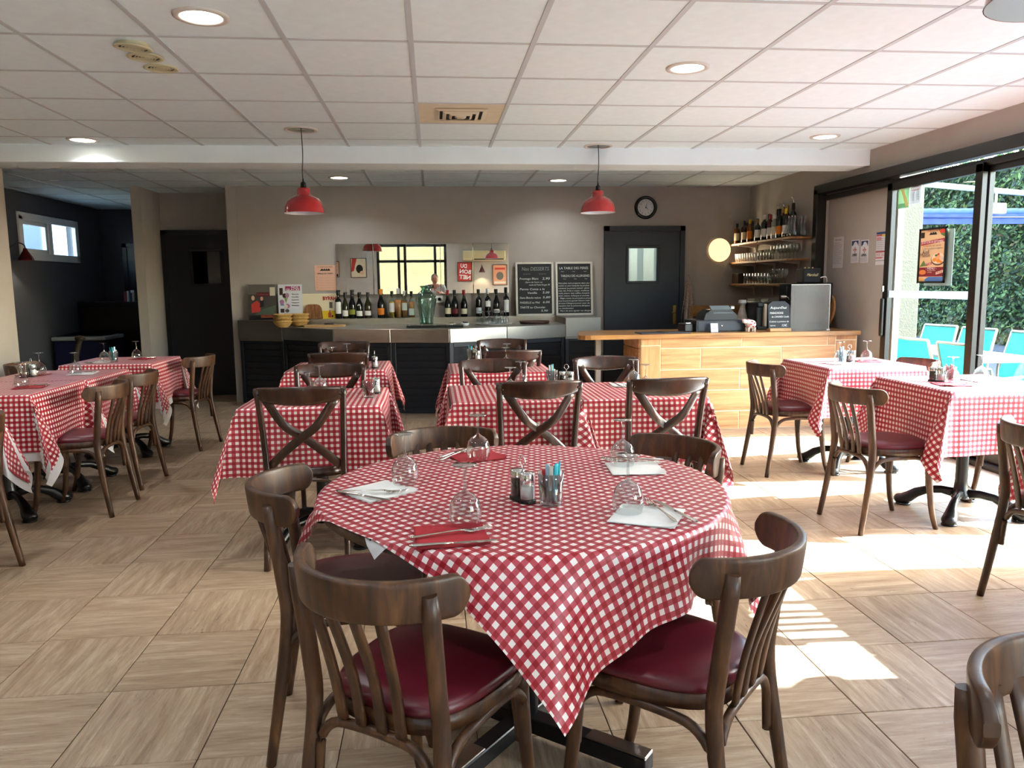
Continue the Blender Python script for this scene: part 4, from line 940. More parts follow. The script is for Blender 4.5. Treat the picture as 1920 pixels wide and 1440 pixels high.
add_text(o, 'LA TABLE DES PERES', (-.35 * w_, .925 * hh), .016, I('blackp'), T, width=.7 * w_); add_text(o, 'GRILLE DE TARIFS', (-.37 * w_, .67 * hh), .018, I('blackp'), T, width=.74 * w_, bold=.0003)
for k in range(5): add_text(o, '*  ........  .......  .....', (-.42 * w_, hh * (.52 - .1 * k)), .018, I('brownp', '#5a463a'), T, width=.84 * w_)

# mirror: one wide sheet in four panels with bevelled seams
mir = empty('wall_mirror', (0, YW - .02, 0), 0, 'wide four-panel mirror on wall above the bar', 'mirror')
t = NT('mirror_silver'); t.set(Base_Color=(.93, .93, .92, 1), Metallic=1.0, Roughness=.0); M_mir = t.m
x0, x1, z0, z1 = PY(630, 500, 9.5).x, PY(954.5, 500, 9.5).x, PY(800, 551, 9.5).z, PY(800, 456.5, 9.5).z
cuts = [x0, PY(700, 500, 9.5).x, PY(762, 500, 9.5).x, PY(826, 500, 9.5).x, PY(887, 500, 9.5).x, x1]
for k in range(5):
    a, b = cuts[k], cuts[k + 1]; tilt = (.0008, -.0015, .0016, .001, -.001)[k]
    MB().box(((a + b) / 2, -.003, (z0 + z1) / 2), (b - a - .004, .006, z1 - z0), tilt, bev=.0025).build('mirror_panel', M_mir, mir)
# electric socket
p = PY(824, 561, 9.5); o = empty('wall_socket', (p.x, 9.51, p.z), 0, 'white electric socket on wall right of green vase', 'socket'); MB().box((0, -.006, 0), (.085, .012, .085), bev=.004).build('plate', M_white, o)
MB().lathe([(.022, .0), (.022, .01), (.0005, .01)], 20, m=Matrix.Translation((0, -.022, 0)) @ Matrix.Rotation(-PI / 2, 4, 'X')).build('outlet', mat('socket_shadow', '#b5b2ac', .6), o)
# clock
p = PY(1211, 389, 9.5); o = empty('wall_clock', (p.x, 9.515, p.z), 0, 'round black-rimmed wall clock above the navy door', 'clock'); Mx = Matrix.Rotation(PI / 2, 4, 'X')
MB().lathe([(.102, .0), (.102, .012), (.108, .03), (.122, .04), (.138, .03), (.142, .0)], 40, m=Mx).build('rim', mat('clock_black', '#0d0d0e', .25), o)
MB().lathe([(.104, .006), (.0005, .006)], 40, m=Mx).build('dial', mat('dial_white', '#cdd2d2', .5), o)
for k in range(12): a = PI / 2 - 2 * PI * k / 12; add_text(o, str(k or 12), (.08 * math.cos(a) - .008, .08 * math.sin(a), .0075), .026, M_dark, Mx)
for L, w_, h_ in ((.075, .006, 0.55), (.05, .008, 4.1)):
    a = PI / 2 - h_ * PI / 6 * (1 if L < .06 else 1); c, s_ = math.cos(a), math.sin(a)
    MB().prism([(-s_ * w_ / 2, c * w_ / 2), (s_ * w_ / 2, -c * w_ / 2), (c * L, s_ * L)], .008, .0095, m=Mx).build('hand', M_dark, o)
MB().lathe([(.007, .008), (.007, .012), (.0005, .012)], 12, m=Mx).build('hub', M_dark, o)
# round glowing wall lamp
p = PY(1348, 469, 9.5); o = empty('wall_lamp', (p.x, 9.51, p.z), 0, 'round glowing disc lamp on back wall beside shelves', 'lamp')
MB().lathe([(.145, 0), (.148, .015), (.145, .03)], 40, m=Mx).build('rim', mat('lamp_rim_cream', '#d8c9a0', .5), o)
MB().lathe([(.145, .028), (.12, .045), (.06, .055), (.0005, .057)], 40, m=Mx).build('diffuser', mat('lamp_diffuser', '#ffe9b8', .5, emit='#ffdca6', es=.55), o)
ld = bpy.data.lights.new('wall_lamp_light', 'AREA'); ld.shape = 'DISK'; ld.size = .28; ld.energy = 2.0; ld.color = (1, .8, .5); lo = bpy.data.objects.new('wall_lamp_light', ld); COL.objects.link(lo); lo.location = (p.x, 9.44, p.z); lo.rotation_euler = (-PI / 2, 0, 0)
# towel on its hook
p = PY(1290, 540, 9.5); o = empty('hanging_towel', (p.x, 9.5, p.z - .26), 0, 'speckled tea towel hanging from hook right of navy door', 'towel')
rows = []
for j in range(15):
    v = j / 14; z = .40 - .58 * v + (.0 if v < .9 else 0); wv = .012 + .085 * min(1, v * 1.25) ** .8
    rows.append([Vector(((u / 16 - .5) * 2 * wv, -.03 - .018 * math.sin(u / 16 * PI * 5 + v * 2) * min(1, v * 2 + .2), z - .09 * abs(u / 16 - .45) * (v ** 3))) for u in range(17)])
tw = NT('speckled_towel'); tc = tw.n('TexCoord'); vo = tw.n('TexVoronoi'); vo.inputs['Scale'].default_value = 70; tw.l(tc.outputs['Object'], vo.inputs[0]); tw.l(tw.ramp(vo.outputs['Distance'], [(.25, '#6a4a42'), (.38, '#b5a398')]), tw.b.inputs['Base Color']); tw.set(Roughness=.9)
MB().grid(rows).build('cloth', tw.m, o); MB().tube([(0, 0, .42), (0, -.03, .415), (0, -.04, .43)], .004, 6).build('hook', M_chrome, o)
# ---------------------------------------------------------------- wooden counter at the right
M_ctile = wood('wood_look_tile', [(.25, '#8a5a36'), (.42, '#b98252'), (.58, '#cd9866'), (.78, '#dcae7e')], (1.8, 20, 24), .45)
M_ctile_v = wood('wood_look_tile_upright', [(.25, '#8a5a36'), (.42, '#b98252'), (.58, '#cd9866'), (.78, '#dcae7e')], (22, 22, 1.8), .45)
M_grout = mat('cream_grout', '#eadbb8', .8)
M_ctop = wood('counter_top_oak', [(.25, '#6b4422'), (.45, '#9a6a38'), (.7, '#bd8a50')], (2.0, 22, 20), .35, .2)
YC = 6.90; CXL, CXR, CT = 1.90, 3.99, .868
cn = empty('counter', (2.9, 7.2, 0), 0, 'counter clad in wood-look tiles with cream joints, beside the bar', 'counter')
def cw(o): o.location = o.location - Vector((2.9, 7.2, 0)); return o
cw(MB().box(((CXL + CXR) / 2, YC + .307, CT / 2), (CXR - CXL, .6, CT)).build('body', M_grout, cn))
def ctile(x0, x1, z0, z1, up=False): cw(MB().box(((x0 + x1) / 2, YC + .012, (z0 + z1) / 2), (x1 - x0 - .008, .018, z1 - z0 - .008), bev=.0015).build('cladding_tile', M_ctile_v if up else M_ctile, cn))
rows_z = [(.773, .866), (.573, .773), (.373, .573), (.173, .373), (.0, .173)]
xs0 = 2.085
offs = [(2.085, 2.86, 3.70, 3.78), (2.085, 2.47, 3.25, 3.78), (2.085, 2.85, 3.63, 3.78), (2.085, 2.47, 3.25, 3.78), (2.085, 2.85, 3.63, 3.78)]
for (z0, z1), xs in zip(rows_z, offs):
    for a, b in zip(xs[:-1], xs[1:]): ctile(a, b, z0, z1)
for z0, z1 in ((.80, .866), (.41, .80), (.02, .41)): ctile(1.90, 2.085, z0, z1, True)
for z0, z1 in ((.82, .866), (.42, .82), (.02, .42)): ctile(3.78, 3.985, z0, z1, True)
for k, (z0, z1) in enumerate(rows_z):
    for y0, y1 in (((YC + .03, YC + .3), (YC + .3, YC + .6)) if k % 2 else ((YC + .03, YC + .42), (YC + .42, YC + .6))):
        cw(MB().box((CXL - .008, (y0 + y1) / 2, (z0 + z1) / 2), (.018, y1 - y0 - .008, z1 - z0 - .008), bev=.0015).build('cladding_tile', M_ctile, cn))
ol = [(3.995, YC - .05), (3.995, YC + .7)] + [(1.62 + .22 * math.cos(a), YC + .48 + .22 * math.sin(a)) for a in (R(90), R(120), R(150), R(180))] + [(1.42 + .1 * math.cos(a), YC + .05 + .1 * math.sin(a)) for a in (R(180), R(210), R(240), R(270))]
tag(MB().prism(ol, CT, CT + .04).build('oak_worktop', M_ctop), 'oak slab top of the tiled counter, rounded at its left end', 'worktop')
CZT = CT + .04
# post that carries the overhanging end
tag(MB().box((1.57, YC + .35, CT / 2), (.05, .05, CT), bev=.004).build('counter_post', M_wall), 'slim pale post under overhanging end of counter', 'post')

def on_counter(px, py, Y): p = PY(px, py, Y); return p.x
# menu folder
o = empty('menu_folder', (on_counter(1243, 622, 6.98), 6.99, CZT), .03, 'dark menu folder lying on the counter', 'folder'); MB().box((0, 0, .006), (.48, .2, .012), bev=.003).build('cover', mat('folder_dark', '#2a2630', .5), o); MB().box((0, 0, .0135), (.05, .2, .003)).build('spine', M_dark, o)
# cash drawer + till
o = empty('till_base', (on_counter(1344, 612, 7.2), 7.25, CZT), 0, 'navy black cash drawer under the till', 'cash drawer'); MB().box((0, 0, .055), (.5, .34, .11), bev=.006).build('case', mat('drawer_navy', '#1c222b', .35), o); MB().box((0, -.172, .055), (.46, .006, .085), bev=.002).build('drawer_front', mat('drawer_front', '#232a35', .35), o); MB().lathe([(.009, 0), (.009, .006), (.0005, .006)], 12, m=Matrix.Translation((0, -.175, .055)) @ Mx).build('lock', M_chrome, o)
o = empty('cash_register', (on_counter(1345, 600, 7.22), 7.24, CZT + .11), 0, 'black till with tilted touch screen on the cash drawer', 'till')
MB().prism([(-.17, 0), (.17, 0), (.15, .05), (.1, .095), (-.1, .095), (-.15, .06)], -.12, .12, m=UPR).build('case', M_black_plastic, o)
MB().box((.02, -.06, .095), (.2, .14, .012), Matrix.Rotation(R(28), 4, 'X'), bev=.003).build('screen', mat('till_screen', '#6f777a', .15), o); MB().box((.15, .0, .11), (.05, .05, .04), bev=.01).build('printer_knob', M_chrome, o)
o = empty('receipt_printer', (on_counter(1292, 612, 7.15), 7.2, CZT), .1, 'small black receipt printer left of cash drawer', 'printer'); MB().box((0, 0, .04), (.13, .16, .08), bev=.01, seg=2).build('case', M_black_plastic, o); MB().box((0, -.05, .083), (.08, .02, .006)).build('slot', M_chrome, o)
# price card in a stand
o = empty('card_stand', (on_counter(1340, 620, 7.0), 7.0, CZT), 0, 'small white card in acrylic stand on counter', 'card'); MB().prism(rc(-.035, 0, .035, .085), -.001, .001, m=Matrix.Rotation(-.2, 4, 'X') @ UPR).build('card', mat('card_white', '#d8d2dc', .5), o); MB().box((0, .01, .004), (.085, .06, .006)).build('stand_foot', M_clear, o)
add_text(o, 'CB\nMERCI', (-.02, .045, .0018), .022, I('violet', '#5a4a78'), Matrix.Rotation(-.2, 4, 'X') @ UPR)
# cow money box
o = empty('cow_money_box', (on_counter(1407, 615, 7.02), 7.02, CZT), 0, 'white cow money box with red hearts on counter', 'money box'); M_cow = mat('cow_white', '#e6dcd6', .25)
MB().ball((0, 0, .07), .05, 1.1, .85, .85).build('body', M_cow, o); MB().ball((-.06, -.01, .098), .025, 1.1, .9, .85).build('head', M_cow, o)
for sx in (-1, 1): MB().ball((-.05 + sx * .026, -.005, .112), .013, 1.3, .5, .4, 8).build('ear', mat('cow_pink', '#c9858a', .4), o)
for x, y in ((-.03, -.025), (.03, -.025), (-.03, .025), (.03, .025)): MB().lathe([(.0005, 0), (.011, 0), (.013, .04)], 10, (x, y, 0)).build('leg', M_cow, o)
for x, z in ((-.01, .07), (.025, .08), (.012, .05), (-.03, .055), (.0, .095)):
    dy = .0425 * math.sqrt(max(0, 1 - (x / .055) ** 2 - ((z - .07) / .0425) ** 2)) + .001
    MB().prism([(0, -.011), (.011, .002), (.007, .009), (0, .005), (-.007, .009), (-.011, .002)], 0, .002, m=Matrix.Translation((x, -dy, z)) @ UPR).build('heart', mat('heart_red', '#a31c26', .4), o)
# small chalk sign on its wooden foot
p = PY(1460, 618, 6.98); o = empty('chalk_sign', (p.x, 6.97, CZT), 0, 'small slate sign on wooden foot, dish of the day, on counter', 'sign'); TS = Matrix.Translation((0, 0, .022)) @ Matrix.Rotation(-.12, 4, 'X') @ UPR
MB().prism([(-.105, 0), (.105, 0), (.105, .225), (.06, .262), (-.06, .262), (-.105, .225)], -.004, .004, m=TS).build('slate', M_slate, o); MB().box((0, 0, .015), (.21, .07, .03), bev=.004).build('foot', M_beech, o)
for s_, x, y, sz, wd in (("Aujourd'hui", -.085, .2, .034, .16), ('MANCHONS', -.09, .15, .03, .13), ('de CANARD Confit', -.075, .115, .024, .17), ('Cuisine a pomme de', -.098, .07, .022, .19), ('terre', -.09, .033, .022, .05), ('15€', .02, .033, .03, .05)): add_text(o, s_, (x, y, .0045), sz, chalk, TS, shear=.15, width=wd)
# coffee machines
o = empty('coffee_machine', (on_counter(1415, 600, 7.45), 7.46, CZT), 0, 'cream and black capsule coffee machine, left of the pair', 'coffee machine')
def coffee(o):
    MB().box((0, 0, .14), (.09, .26, .26), bev=.02, seg=2).build('body', M_black_plastic, o); MB().box((.045, -.03, .13), (.03, .28, .24), bev=.012, seg=2).build('side_panel', mat('cream_plastic', '#c9bba6', .35), o)
    MB().box((0, -.11, .24), (.07, .08, .05), bev=.012, seg=2).build('brew_head', M_black_plastic, o); MB().box((0, -.13, .015), (.1, .12, .03), bev=.006).build('drip_tray', M_black_plastic, o); MB().box((0, .1, .2), (.08, .06, .2), bev=.01).build('water_tank', M_clear, o)
coffee(o); o2 = copy_tree(o); o2.location.x += .14; o2['label'] = 'cream and black capsule coffee machine behind slate sign'
o = empty('coffee_packet', (o2.location.x + .09, 7.3, CZT), 0, 'red coffee packet behind the slate sign', 'packet'); MB().lathe([(.0005, 0), (.04, 0), (.045, .05), (.035, .1), (.0005, .12)], 14).build('packet', mat('packet_red', '#b3201c', .35), o); MB().lathe([(.0455, .045), (.0455, .055)], 14).build('white_band', M_white, o)
# patterned carafe
p = on_counter(1392, 600, 7.55); o = empty('carafe', (p, 7.56, CZT), 0, 'frosted carafe with cork ball left of coffee machines', 'carafe'); MB().lathe([(.0005, .0), (.075, .0), (.07, .06), (.035, .17), (.024, .22), (.03, .26)], 24).build('carafe_wall', mat('frosted_glass', '#9c958a', .5, noise=.3, nscale=40), o); MB().lathe([(.04, .25), (.042, .265), (.035, .285), (.0005, .287)], 20).build('stopper', mat('stopper_grey', '#a59f96', .5), o)
# beer tap
p = on_counter(1474, 560, 7.55); o = empty('beer_tap', (p, 7.5, CZT), 0, 'chrome beer tap with two black handles behind slate sign', 'tap')
MB().lathe([(.0005, 0), (.05, 0), (.05, .012), (.03, .02), (.028, .3), (.04, .32), (.0005, .33)], 20).build('column', M_chrome, o); MB().tube([(-.09, -.01, .31), (.09, -.01, .31)], .018, 10).build('tap_bar', M_chrome, o)
for sx in (-1, 1): MB().tube(bez([(sx * .025, -.02, .31), (sx * .025, -.07, .30), (sx * .02, -.1, .23)], 8), .009, 8).build('spout', M_chrome, o); MB().lathe([(.0005, 0), (.01, 0), (.016, .04), (.015, .085), (.0005, .09)], 12, (sx * .025, -.02, .335)).build('tap_handle', M_black_plastic, o)
# acrylic screen
a, b = PY(1481, 612, 7.02), PY(1557, 533, 7.02)
o = empty('acrylic_screen', ((a.x + b.x) / 2, 7.02, CZT), 0, 'grey acrylic screen standing on right end of counter', 'screen')
t = NT('smoky_acrylic'); t.set(Base_Color=lin('#6d6863'), Roughness=.25, Alpha=.62); MB().box((0, 0, (b.z - CZT) / 2), (b.x - a.x, .006, b.z - CZT), bev=.001).build('sheet', t.m, o)
M_edge = mat('acrylic_edge', '#c9c4be', .3); MB().box((0, 0, b.z - CZT), (b.x - a.x, .008, .006)).build('top_edge', M_edge, o); MB().box(((b.x - a.x) / 2, 0, (b.z - CZT) / 2), (.006, .008, b.z - CZT)).build('side_edge', M_edge, o); MB().box(((b.x - a.x) / 2 - .02, .07, .006), (.03, .2, .012)).build('foot', M_edge, o)
# cabinet behind it carrying the loudspeaker
p = PY(1518, 531, 7.42); o = empty('drinks_cooler', (p.x, 7.5, CZT), 0, 'black drinks cooler behind acrylic screen', 'cooler'); hz = p.z - CZT
MB().box((0, 0, hz / 2), (.42, .3, hz), bev=.008).build('case', mat('cooler_black', '#15161a', .3), o); MB().box((0, -.152, hz / 2), (.38, .006, hz - .06), bev=.002).build('door', M_black_plastic, o)
MB().box((.17, -.162, hz * .6), (.02, .02, .2), bev=.004).build('door_handle', M_chrome, o)
a, b = PY(1505, 528, 7.42), PY(1535, 500, 7.42); w_ = b.x - a.x; hh = b.z - a.z
o = empty('loudspeaker', (p.x, 7.45, p.z + .001), 0, 'black bluetooth loudspeaker with gold script on drinks cooler', 'loudspeaker'); MB().box((0, 0, hh / 2), (w_ + .02, .16, hh), bev=.012, seg=2).build('case', mat('speaker_black', '#141313', .6, bump=.5, bscale=500), o)
add_text(o, 'Marshall', (-.06, hh * .55, .0825), .04, mat('gold_script', '#c9b27a', .4, metal=.6), UPR, shear=.4, width=.12); MB().tube(bez([(w_ / 2, -.06, .05), (w_ / 2 + .06, -.08, .06), (w_ / 2 + .08, -.06, .0), (w_ / 2 + .05, -.02, -.05)], 12), .005, 6).build('cable', M_white, o)
for k in range(3): MB().lathe([(.008, 0), (.008, .012), (.0005, .012)], 10, (-.04 + .04 * k, 0, hh)).build('knob', mat('gold_script'), o)
# glass dishes, round board
p = PY(1520, 612, 7.2)
for k in range(3): o = empty('glass_dish', (p.x + .005 * k, 7.18, CZT + .022 * k), 0, ('lowest', 'middle', 'topmost')[k] + ' of three stacked glass dishes behind acrylic screen', 'dish', 'stacked glass dishes'); MB().lathe([(.0005, .002), (.06, .002), (.078, .03), (.075, .03), (.058, .006), (.0005, .006)], 24).build('dish_body', M_clear, o)
p = PY(1568, 612, 7.3); o = empty('cutting_board', (3.93, 7.45, CZT), 0, 'round wooden board leaning on wall behind counter end', 'board'); MB().prism([(.0 + .17 * math.cos(2 * PI * k / 32), .17 + .17 * math.sin(2 * PI * k / 32)) for k in range(32)], -.01, .01, m=Matrix.Rotation(.16, 4, 'Y') @ Matrix.Rotation(PI / 2, 4, 'Z') @ UPR).build('disc', M_ctop, o)
tag(MB().box((3.62, 9.44, 1.02), (.76, .14, .13)).build('wall_shelf', M_ctop), 'wooden back shelf under towel behind the till', 'shelf')
o = empty('back_cabinet', (3.55, 8.6, 0), 0, 'dark low cabinet against right wall behind counter', 'cabinet'); MB().box((.1, .1, .45), (.6, 1.4, .9), bev=.005).build('body', M_slat_dark, o); MB().box((-.21, .1, .45), (.02, 1.3, .8), bev=.003).build('door', M_slat, o)

# ---------------------------------------------------------------- three shelves in the corner
M_shelf = wood('shelf_pine', [(.25, '#5a3a20'), (.45, '#8a5f38'), (.7, '#a9794a')], (20, 2, 20), .5)
M_brk = mat('white_bracket', '#c9c4bc', .5)
SH = []
for k, (z, y0) in enumerate(((1.845, 7.85), (1.618, 7.9), (1.352, 7.95))):
    o = empty('wall_shelf', (XR - .13, (y0 + 9.5) / 2, z), 0, ('top', 'middle', 'lowest')[k] + ' wooden wall shelf in the corner behind the counter', 'shelf', 'corner wall shelves')
    L = 9.5 - y0; MB().box((0, L / 4 + .0, -.012), (.26, L / 2, .024), bev=.003).build('board', M_shelf, o); MB().box((0, -L / 4, -.012), (.255, L / 2 - .006, .024), bev=.003).build('board', M_shelf, o)
    for yy in (-L * .36, 0.02, L * .36): MB().prism([(.12, -.03), (-.11, -.03), (-.11, -.036), (.1, -.06), (.12, -.15)], -.012, .012, m=Matrix.Translation((0, yy, .004)) @ UPR).build('bracket', M_brk, o)
    SH.append((z, y0))
SC = [mat('spirit_' + n, c, .12, spec=.6) for n, c in (('amber', '#6b3a14'), ('dark', '#121110'), ('green', '#12241a'), ('clear', '#8f948f'), ('brown', '#2e1a10'), ('red', '#4a1014'))]
CAPS = [M_capk, mat('cap_yellow', '#c9a81c', .4), mat('cap_blue', '#3a5a9c', .4), M_capr, mat('cap_gold', '#a8864a', .3, metal=1.0), M_capw]
LABS = [M_cream, M_w, M_orl, mat('label_red', '#b04030', .7), mat('label_dark', '#2a2420', .7)]
spec = [(9.42, 3.80, .27, 0, 0, 0, 'with cream label and black cap at wall end'), (9.36, 3.90, .28, 0, 0, 1, 'with white label and black cap at back'), (9.24, 3.82, .29, 4, 0, 0, 'brown with cream label and black cap'), (9.14, 3.88, .28, 1, 0, 4, 'dark with black cap'),
        (9.02, 3.80, .29, 0, 1, 2, 'with yellow cap and orange label'), (8.90, 3.84, .29, 3, 2, 4, 'with blue cap'), (8.80, 3.80, .27, 1, 4, 1, 'dark with gold cap and white label'), (8.72, 3.90, .33, 1, 0, 4, 'tall dark one at back'),
        (8.62, 3.80, .31, 2, 5, 1, 'dark green with pale cap and tall white label'), (8.54, 3.92, .37, 1, 0, 0, 'tallest dark one at the back'), (8.46, 3.80, .30, 5, 3, 1, 'dark red with white label'), (8.40, 3.92, .38, 5, 4, 3, 'dark red with pouring spout at back'),
        (8.33, 3.79, .29, 3, 5, 0, 'pale one with cream label'), (8.28, 3.91, .39, 4, 4, 2, 'brown with gold cap at back'), (8.21, 3.79, .34, 2, 0, 2, 'green one with bright orange label'), (8.14, 3.91, .40, 2, 0, 4, 'dark green with pouring spout'), (8.08, 3.80, .33, 1, 1, 1, 'dark with yellow neck next to carafes')]
for y, x, h, c, cp, lb, txt in spec:
    o = empty('spirit_bottle', (x, y, SH[0][0]), R(-30), 'spirit bottle on top corner shelf, ' + txt, 'bottle', 'spirit bottles on top corner shelf'); bottle_parts(o, h * .92, .036, SC[c], CAPS[cp], LABS[lb], (.04, .13), 'spirit')
    if 'spout' in txt or 'tallest' in txt: MB().tube(bez([(0, 0, h * .92), (0, 0, h * .92 + .03), (-.02, -.02, h * .92 + .06)], 6), .004, 6).build('pourer', M_chrome, o)
def make_carafe():
    o = empty('carafe'); MB().lathe([(.0005, .003), (.045, .003), (.048, .02), (.04, .08), (.022, .15), (.022, .19), (.032, .215)], 20).build('carafe_wall', M_clear, o); MB().lathe([(.0005, .001), (.044, .001), (.046, .008), (.0005, .01)], 20).build('carafe_base', M_clear, o); return o
ORD = ('first', 'second', 'third', 'fourth', 'fifth', 'sixth', 'seventh', 'eighth', 'ninth')
for k, y in enumerate((8.03, 7.96, 7.89)):
    for j, x in enumerate((3.81, 3.92)): place('carafe', make_carafe, (x, y, SH[0][0]), 0, 'clear glass carafe on top corner shelf, %s row, %s from the bottles' % (('front', 'back')[j], ORD[k]), 'carafe', 'carafes on top corner shelf')
def make_tumbler():
    o = empty('tumbler'); MB().lathe([(.0005, .004), (.026, .004), (.032, .12), (.031, .12)], 16).build('wall', M_clear, o); MB().lathe([(.0005, .0), (.026, .0), (.027, .01), (.0005, .012)], 16).build('base', M_clear, o); return o
def make_cup():
    o = empty('white_cup'); MB().lathe([(.0005, .004), (.022, .004), (.034, .1), (.032, .1), (.02, .008), (.0005, .008)], 16).build('wall', M_porc, o); MB().lathe([(.0005, 0), (.02, 0), (.022, .005), (.0005, .005)], 16).build('foot', M_porc, o); return o
def make_stem():
    o = empty('stemmed_glass'); MB().lathe([(.0005, .0), (.03, .001), (.004, .006), (.0035, .06), (.015, .075), (.032, .11), (.03, .155), (.028, .16)], 16).build('wall', M_clear, o); MB().lathe([(.0005, .0), (.03, .0), (.03, .002)], 16).build('foot', M_clear, o); return o
for k in range(9):
    y = 9.38 - k * .072; place('cup', make_cup, (3.80, y, SH[1][0]), 0, 'tall white cup on middle corner shelf, %s from the back wall' % ORD[k], 'cup', 'white cups on middle shelf')
for k in range(5): place('tumbler', make_tumbler, (3.80, 8.7 - k * .075, SH[1][0]), 0, 'straight tumbler on middle corner shelf, %s after the white cups' % ORD[k], 'tumbler', 'tumblers on middle shelf')
for k in range(6):
    for j in range(2): place('stem', make_stem, (3.80 + j * .1, 8.36 - k * .078 + j * .03, SH[1][0]), 0, 'stemmed glass on middle corner shelf, %s row, %s from the tumblers' % (('front', 'back')[j], ORD[k]), 'wine glass', 'stemmed glasses on middle shelf')
for k in range(9):
    for j in range(2): place('tumbler', make_tumbler, (3.80 + j * .1, 9.1 - k * .085 + j * .02, SH[2][0]), 0, 'small glass on lowest corner shelf, %s row, %s from the brown box' % (('front', 'back')[j], ORD[k]), 'tumbler', 'glasses on lowest shelf')
for k in range(4): place('stem', make_stem, (3.80, 8.3 - k * .085, SH[2][0]), 0, 'stemmed glass on lowest corner shelf, %s after the small glasses' % ORD[k], 'wine glass', 'stemmed glasses on lowest shelf')
o = empty('storage_box', (3.84, 9.32, SH[2][0]), 0, 'dark brown box at wall end of lowest corner shelf', 'box'); MB().box((0, 0, .06), (.18, .2, .12), bev=.004).build('carton', mat('box_brown', '#2a1812', .6), o); MB().box((0, 0, .123), (.185, .205, .006), bev=.002).build('lid', mat('box_lid', '#3a241a', .6), o)

# ---------------------------------------------------------------- notices on the infill panel and stickers on the glass
RZ90 = Matrix.Rotation(-PI / 2, 4, 'Z')       # turns a sheet facing -Y into one facing -X
def wall_sheet(name, l, t_, r_, b_, label, cat, face, items, X=XR + .088, frame=None, fw=.01):
    a, b = PX(l, b_, X), PX(r_, t_, X); w_ = a.y - b.y; hh = b.z - a.z
    o, T = sheet(name, X, a.z, w_, hh, (a.y + b.y) / 2, label, cat, face, items, frame=frame, fw=fw, rot=RZ90, thick=.002); return o, T, w_, hh
greyt = I('greytext', '#77757a'); navyt = I('navyp', '#2a3a66'); pap = I('paper2', '#c9c5c6')
o, T, w_, hh = wall_sheet('wall_notice', 1561, 443, 1582, 503, 'grey printed notice sheet, leftmost beside sliding door', 'notice', pap, [])
add_text(o, 'AFFICHAGE', (-.3 * w_, .9 * hh), .022, I('blackp'), T, width=.6 * w_)
for k in range(14): add_text(o, 'le present document informe', (-.42 * w_, hh * (.8 - .05 * k)), .014, greyt, T, width=w_ * (.84 if k % 4 else .6))
for l, r_, t1, t2, txt in ((1595, 1611, 'PAIEMENT', 'SANS CONTACT', 'left'), (1612.5, 1629, 'PAIEMENT', 'PAR CARTE', 'right')):
    o, T, w_, hh = wall_sheet('wall_notice', l, 449, r_, 493, 'white and blue notice with red sign, %s one of the pair' % txt, 'notice', I('paper3', '#d4d2d6'),
        [(navyt, [(.06, .72), (.25, .78), (.4, .9), (.62, .92), (.8, .84), (.94, .7), (.94, .96), (.06, .96)]), (I('redsign', '#b0322c'), [(.5, .42), (.66, .56), (.5, .7), (.34, .56)]), (I('paper3'), [(.5, .47), (.6, .56), (.5, .65), (.4, .56)]), (I('redsign'), rc(.25, .545, .75, .575))])
    add_text(o, t1, (-.3 * w_, .36 * hh), .02, I('blackp'), T, width=.6 * w_, bold=.0004); add_text(o, t2, (-.36 * w_, .3 * hh), .02, I('blackp'), T, width=.72 * w_, bold=.0004)
    for k in range(4): add_text(o, 'merci de votre comprehension', (-.42 * w_, hh * (.22 - .05 * k)), .012, navyt, T, width=.84 * w_)
o, T, w_, hh = wall_sheet('wall_notice', 1641, 433, 1668, 497, 'red and white legal licence poster half behind door edge', 'notice', I('paper3'),
    [(navyt, rc(0, .93, 1, 1)), (I('redsign'), rc(.0, .88, .5, .92)), (I('pinkp', '#cf9aa2'), rc(.02, .74, .4, .86)), (I('yellowp', '#d9c24a'), rc(.45, .86, .8, .92)), (I('redsign'), rc(0, .38, 1, .42)), (I('pinkp'), rc(0, .2, .6, .24)), (I('greendk', '#2f5a4a'), rc(0, .12, 1, .135)), (I('redsign'), rc(0, .2, .5, .225))])
for k in range(7): add_text(o, 'protection des mineurs', (-.45 * w_, hh * (.8 - .06 * k)), .014, I('blackp'), T, width=w_ * .5); add_text(o, 'ivresse publique', (.12 * w_, hh * (.8 - .06 * k)), .014, greyt, T, width=w_ * .33)
add_text(o, '3919  116 000', (-.46 * w_, .3 * hh), .04, I('redsign'), T, width=.9 * w_)
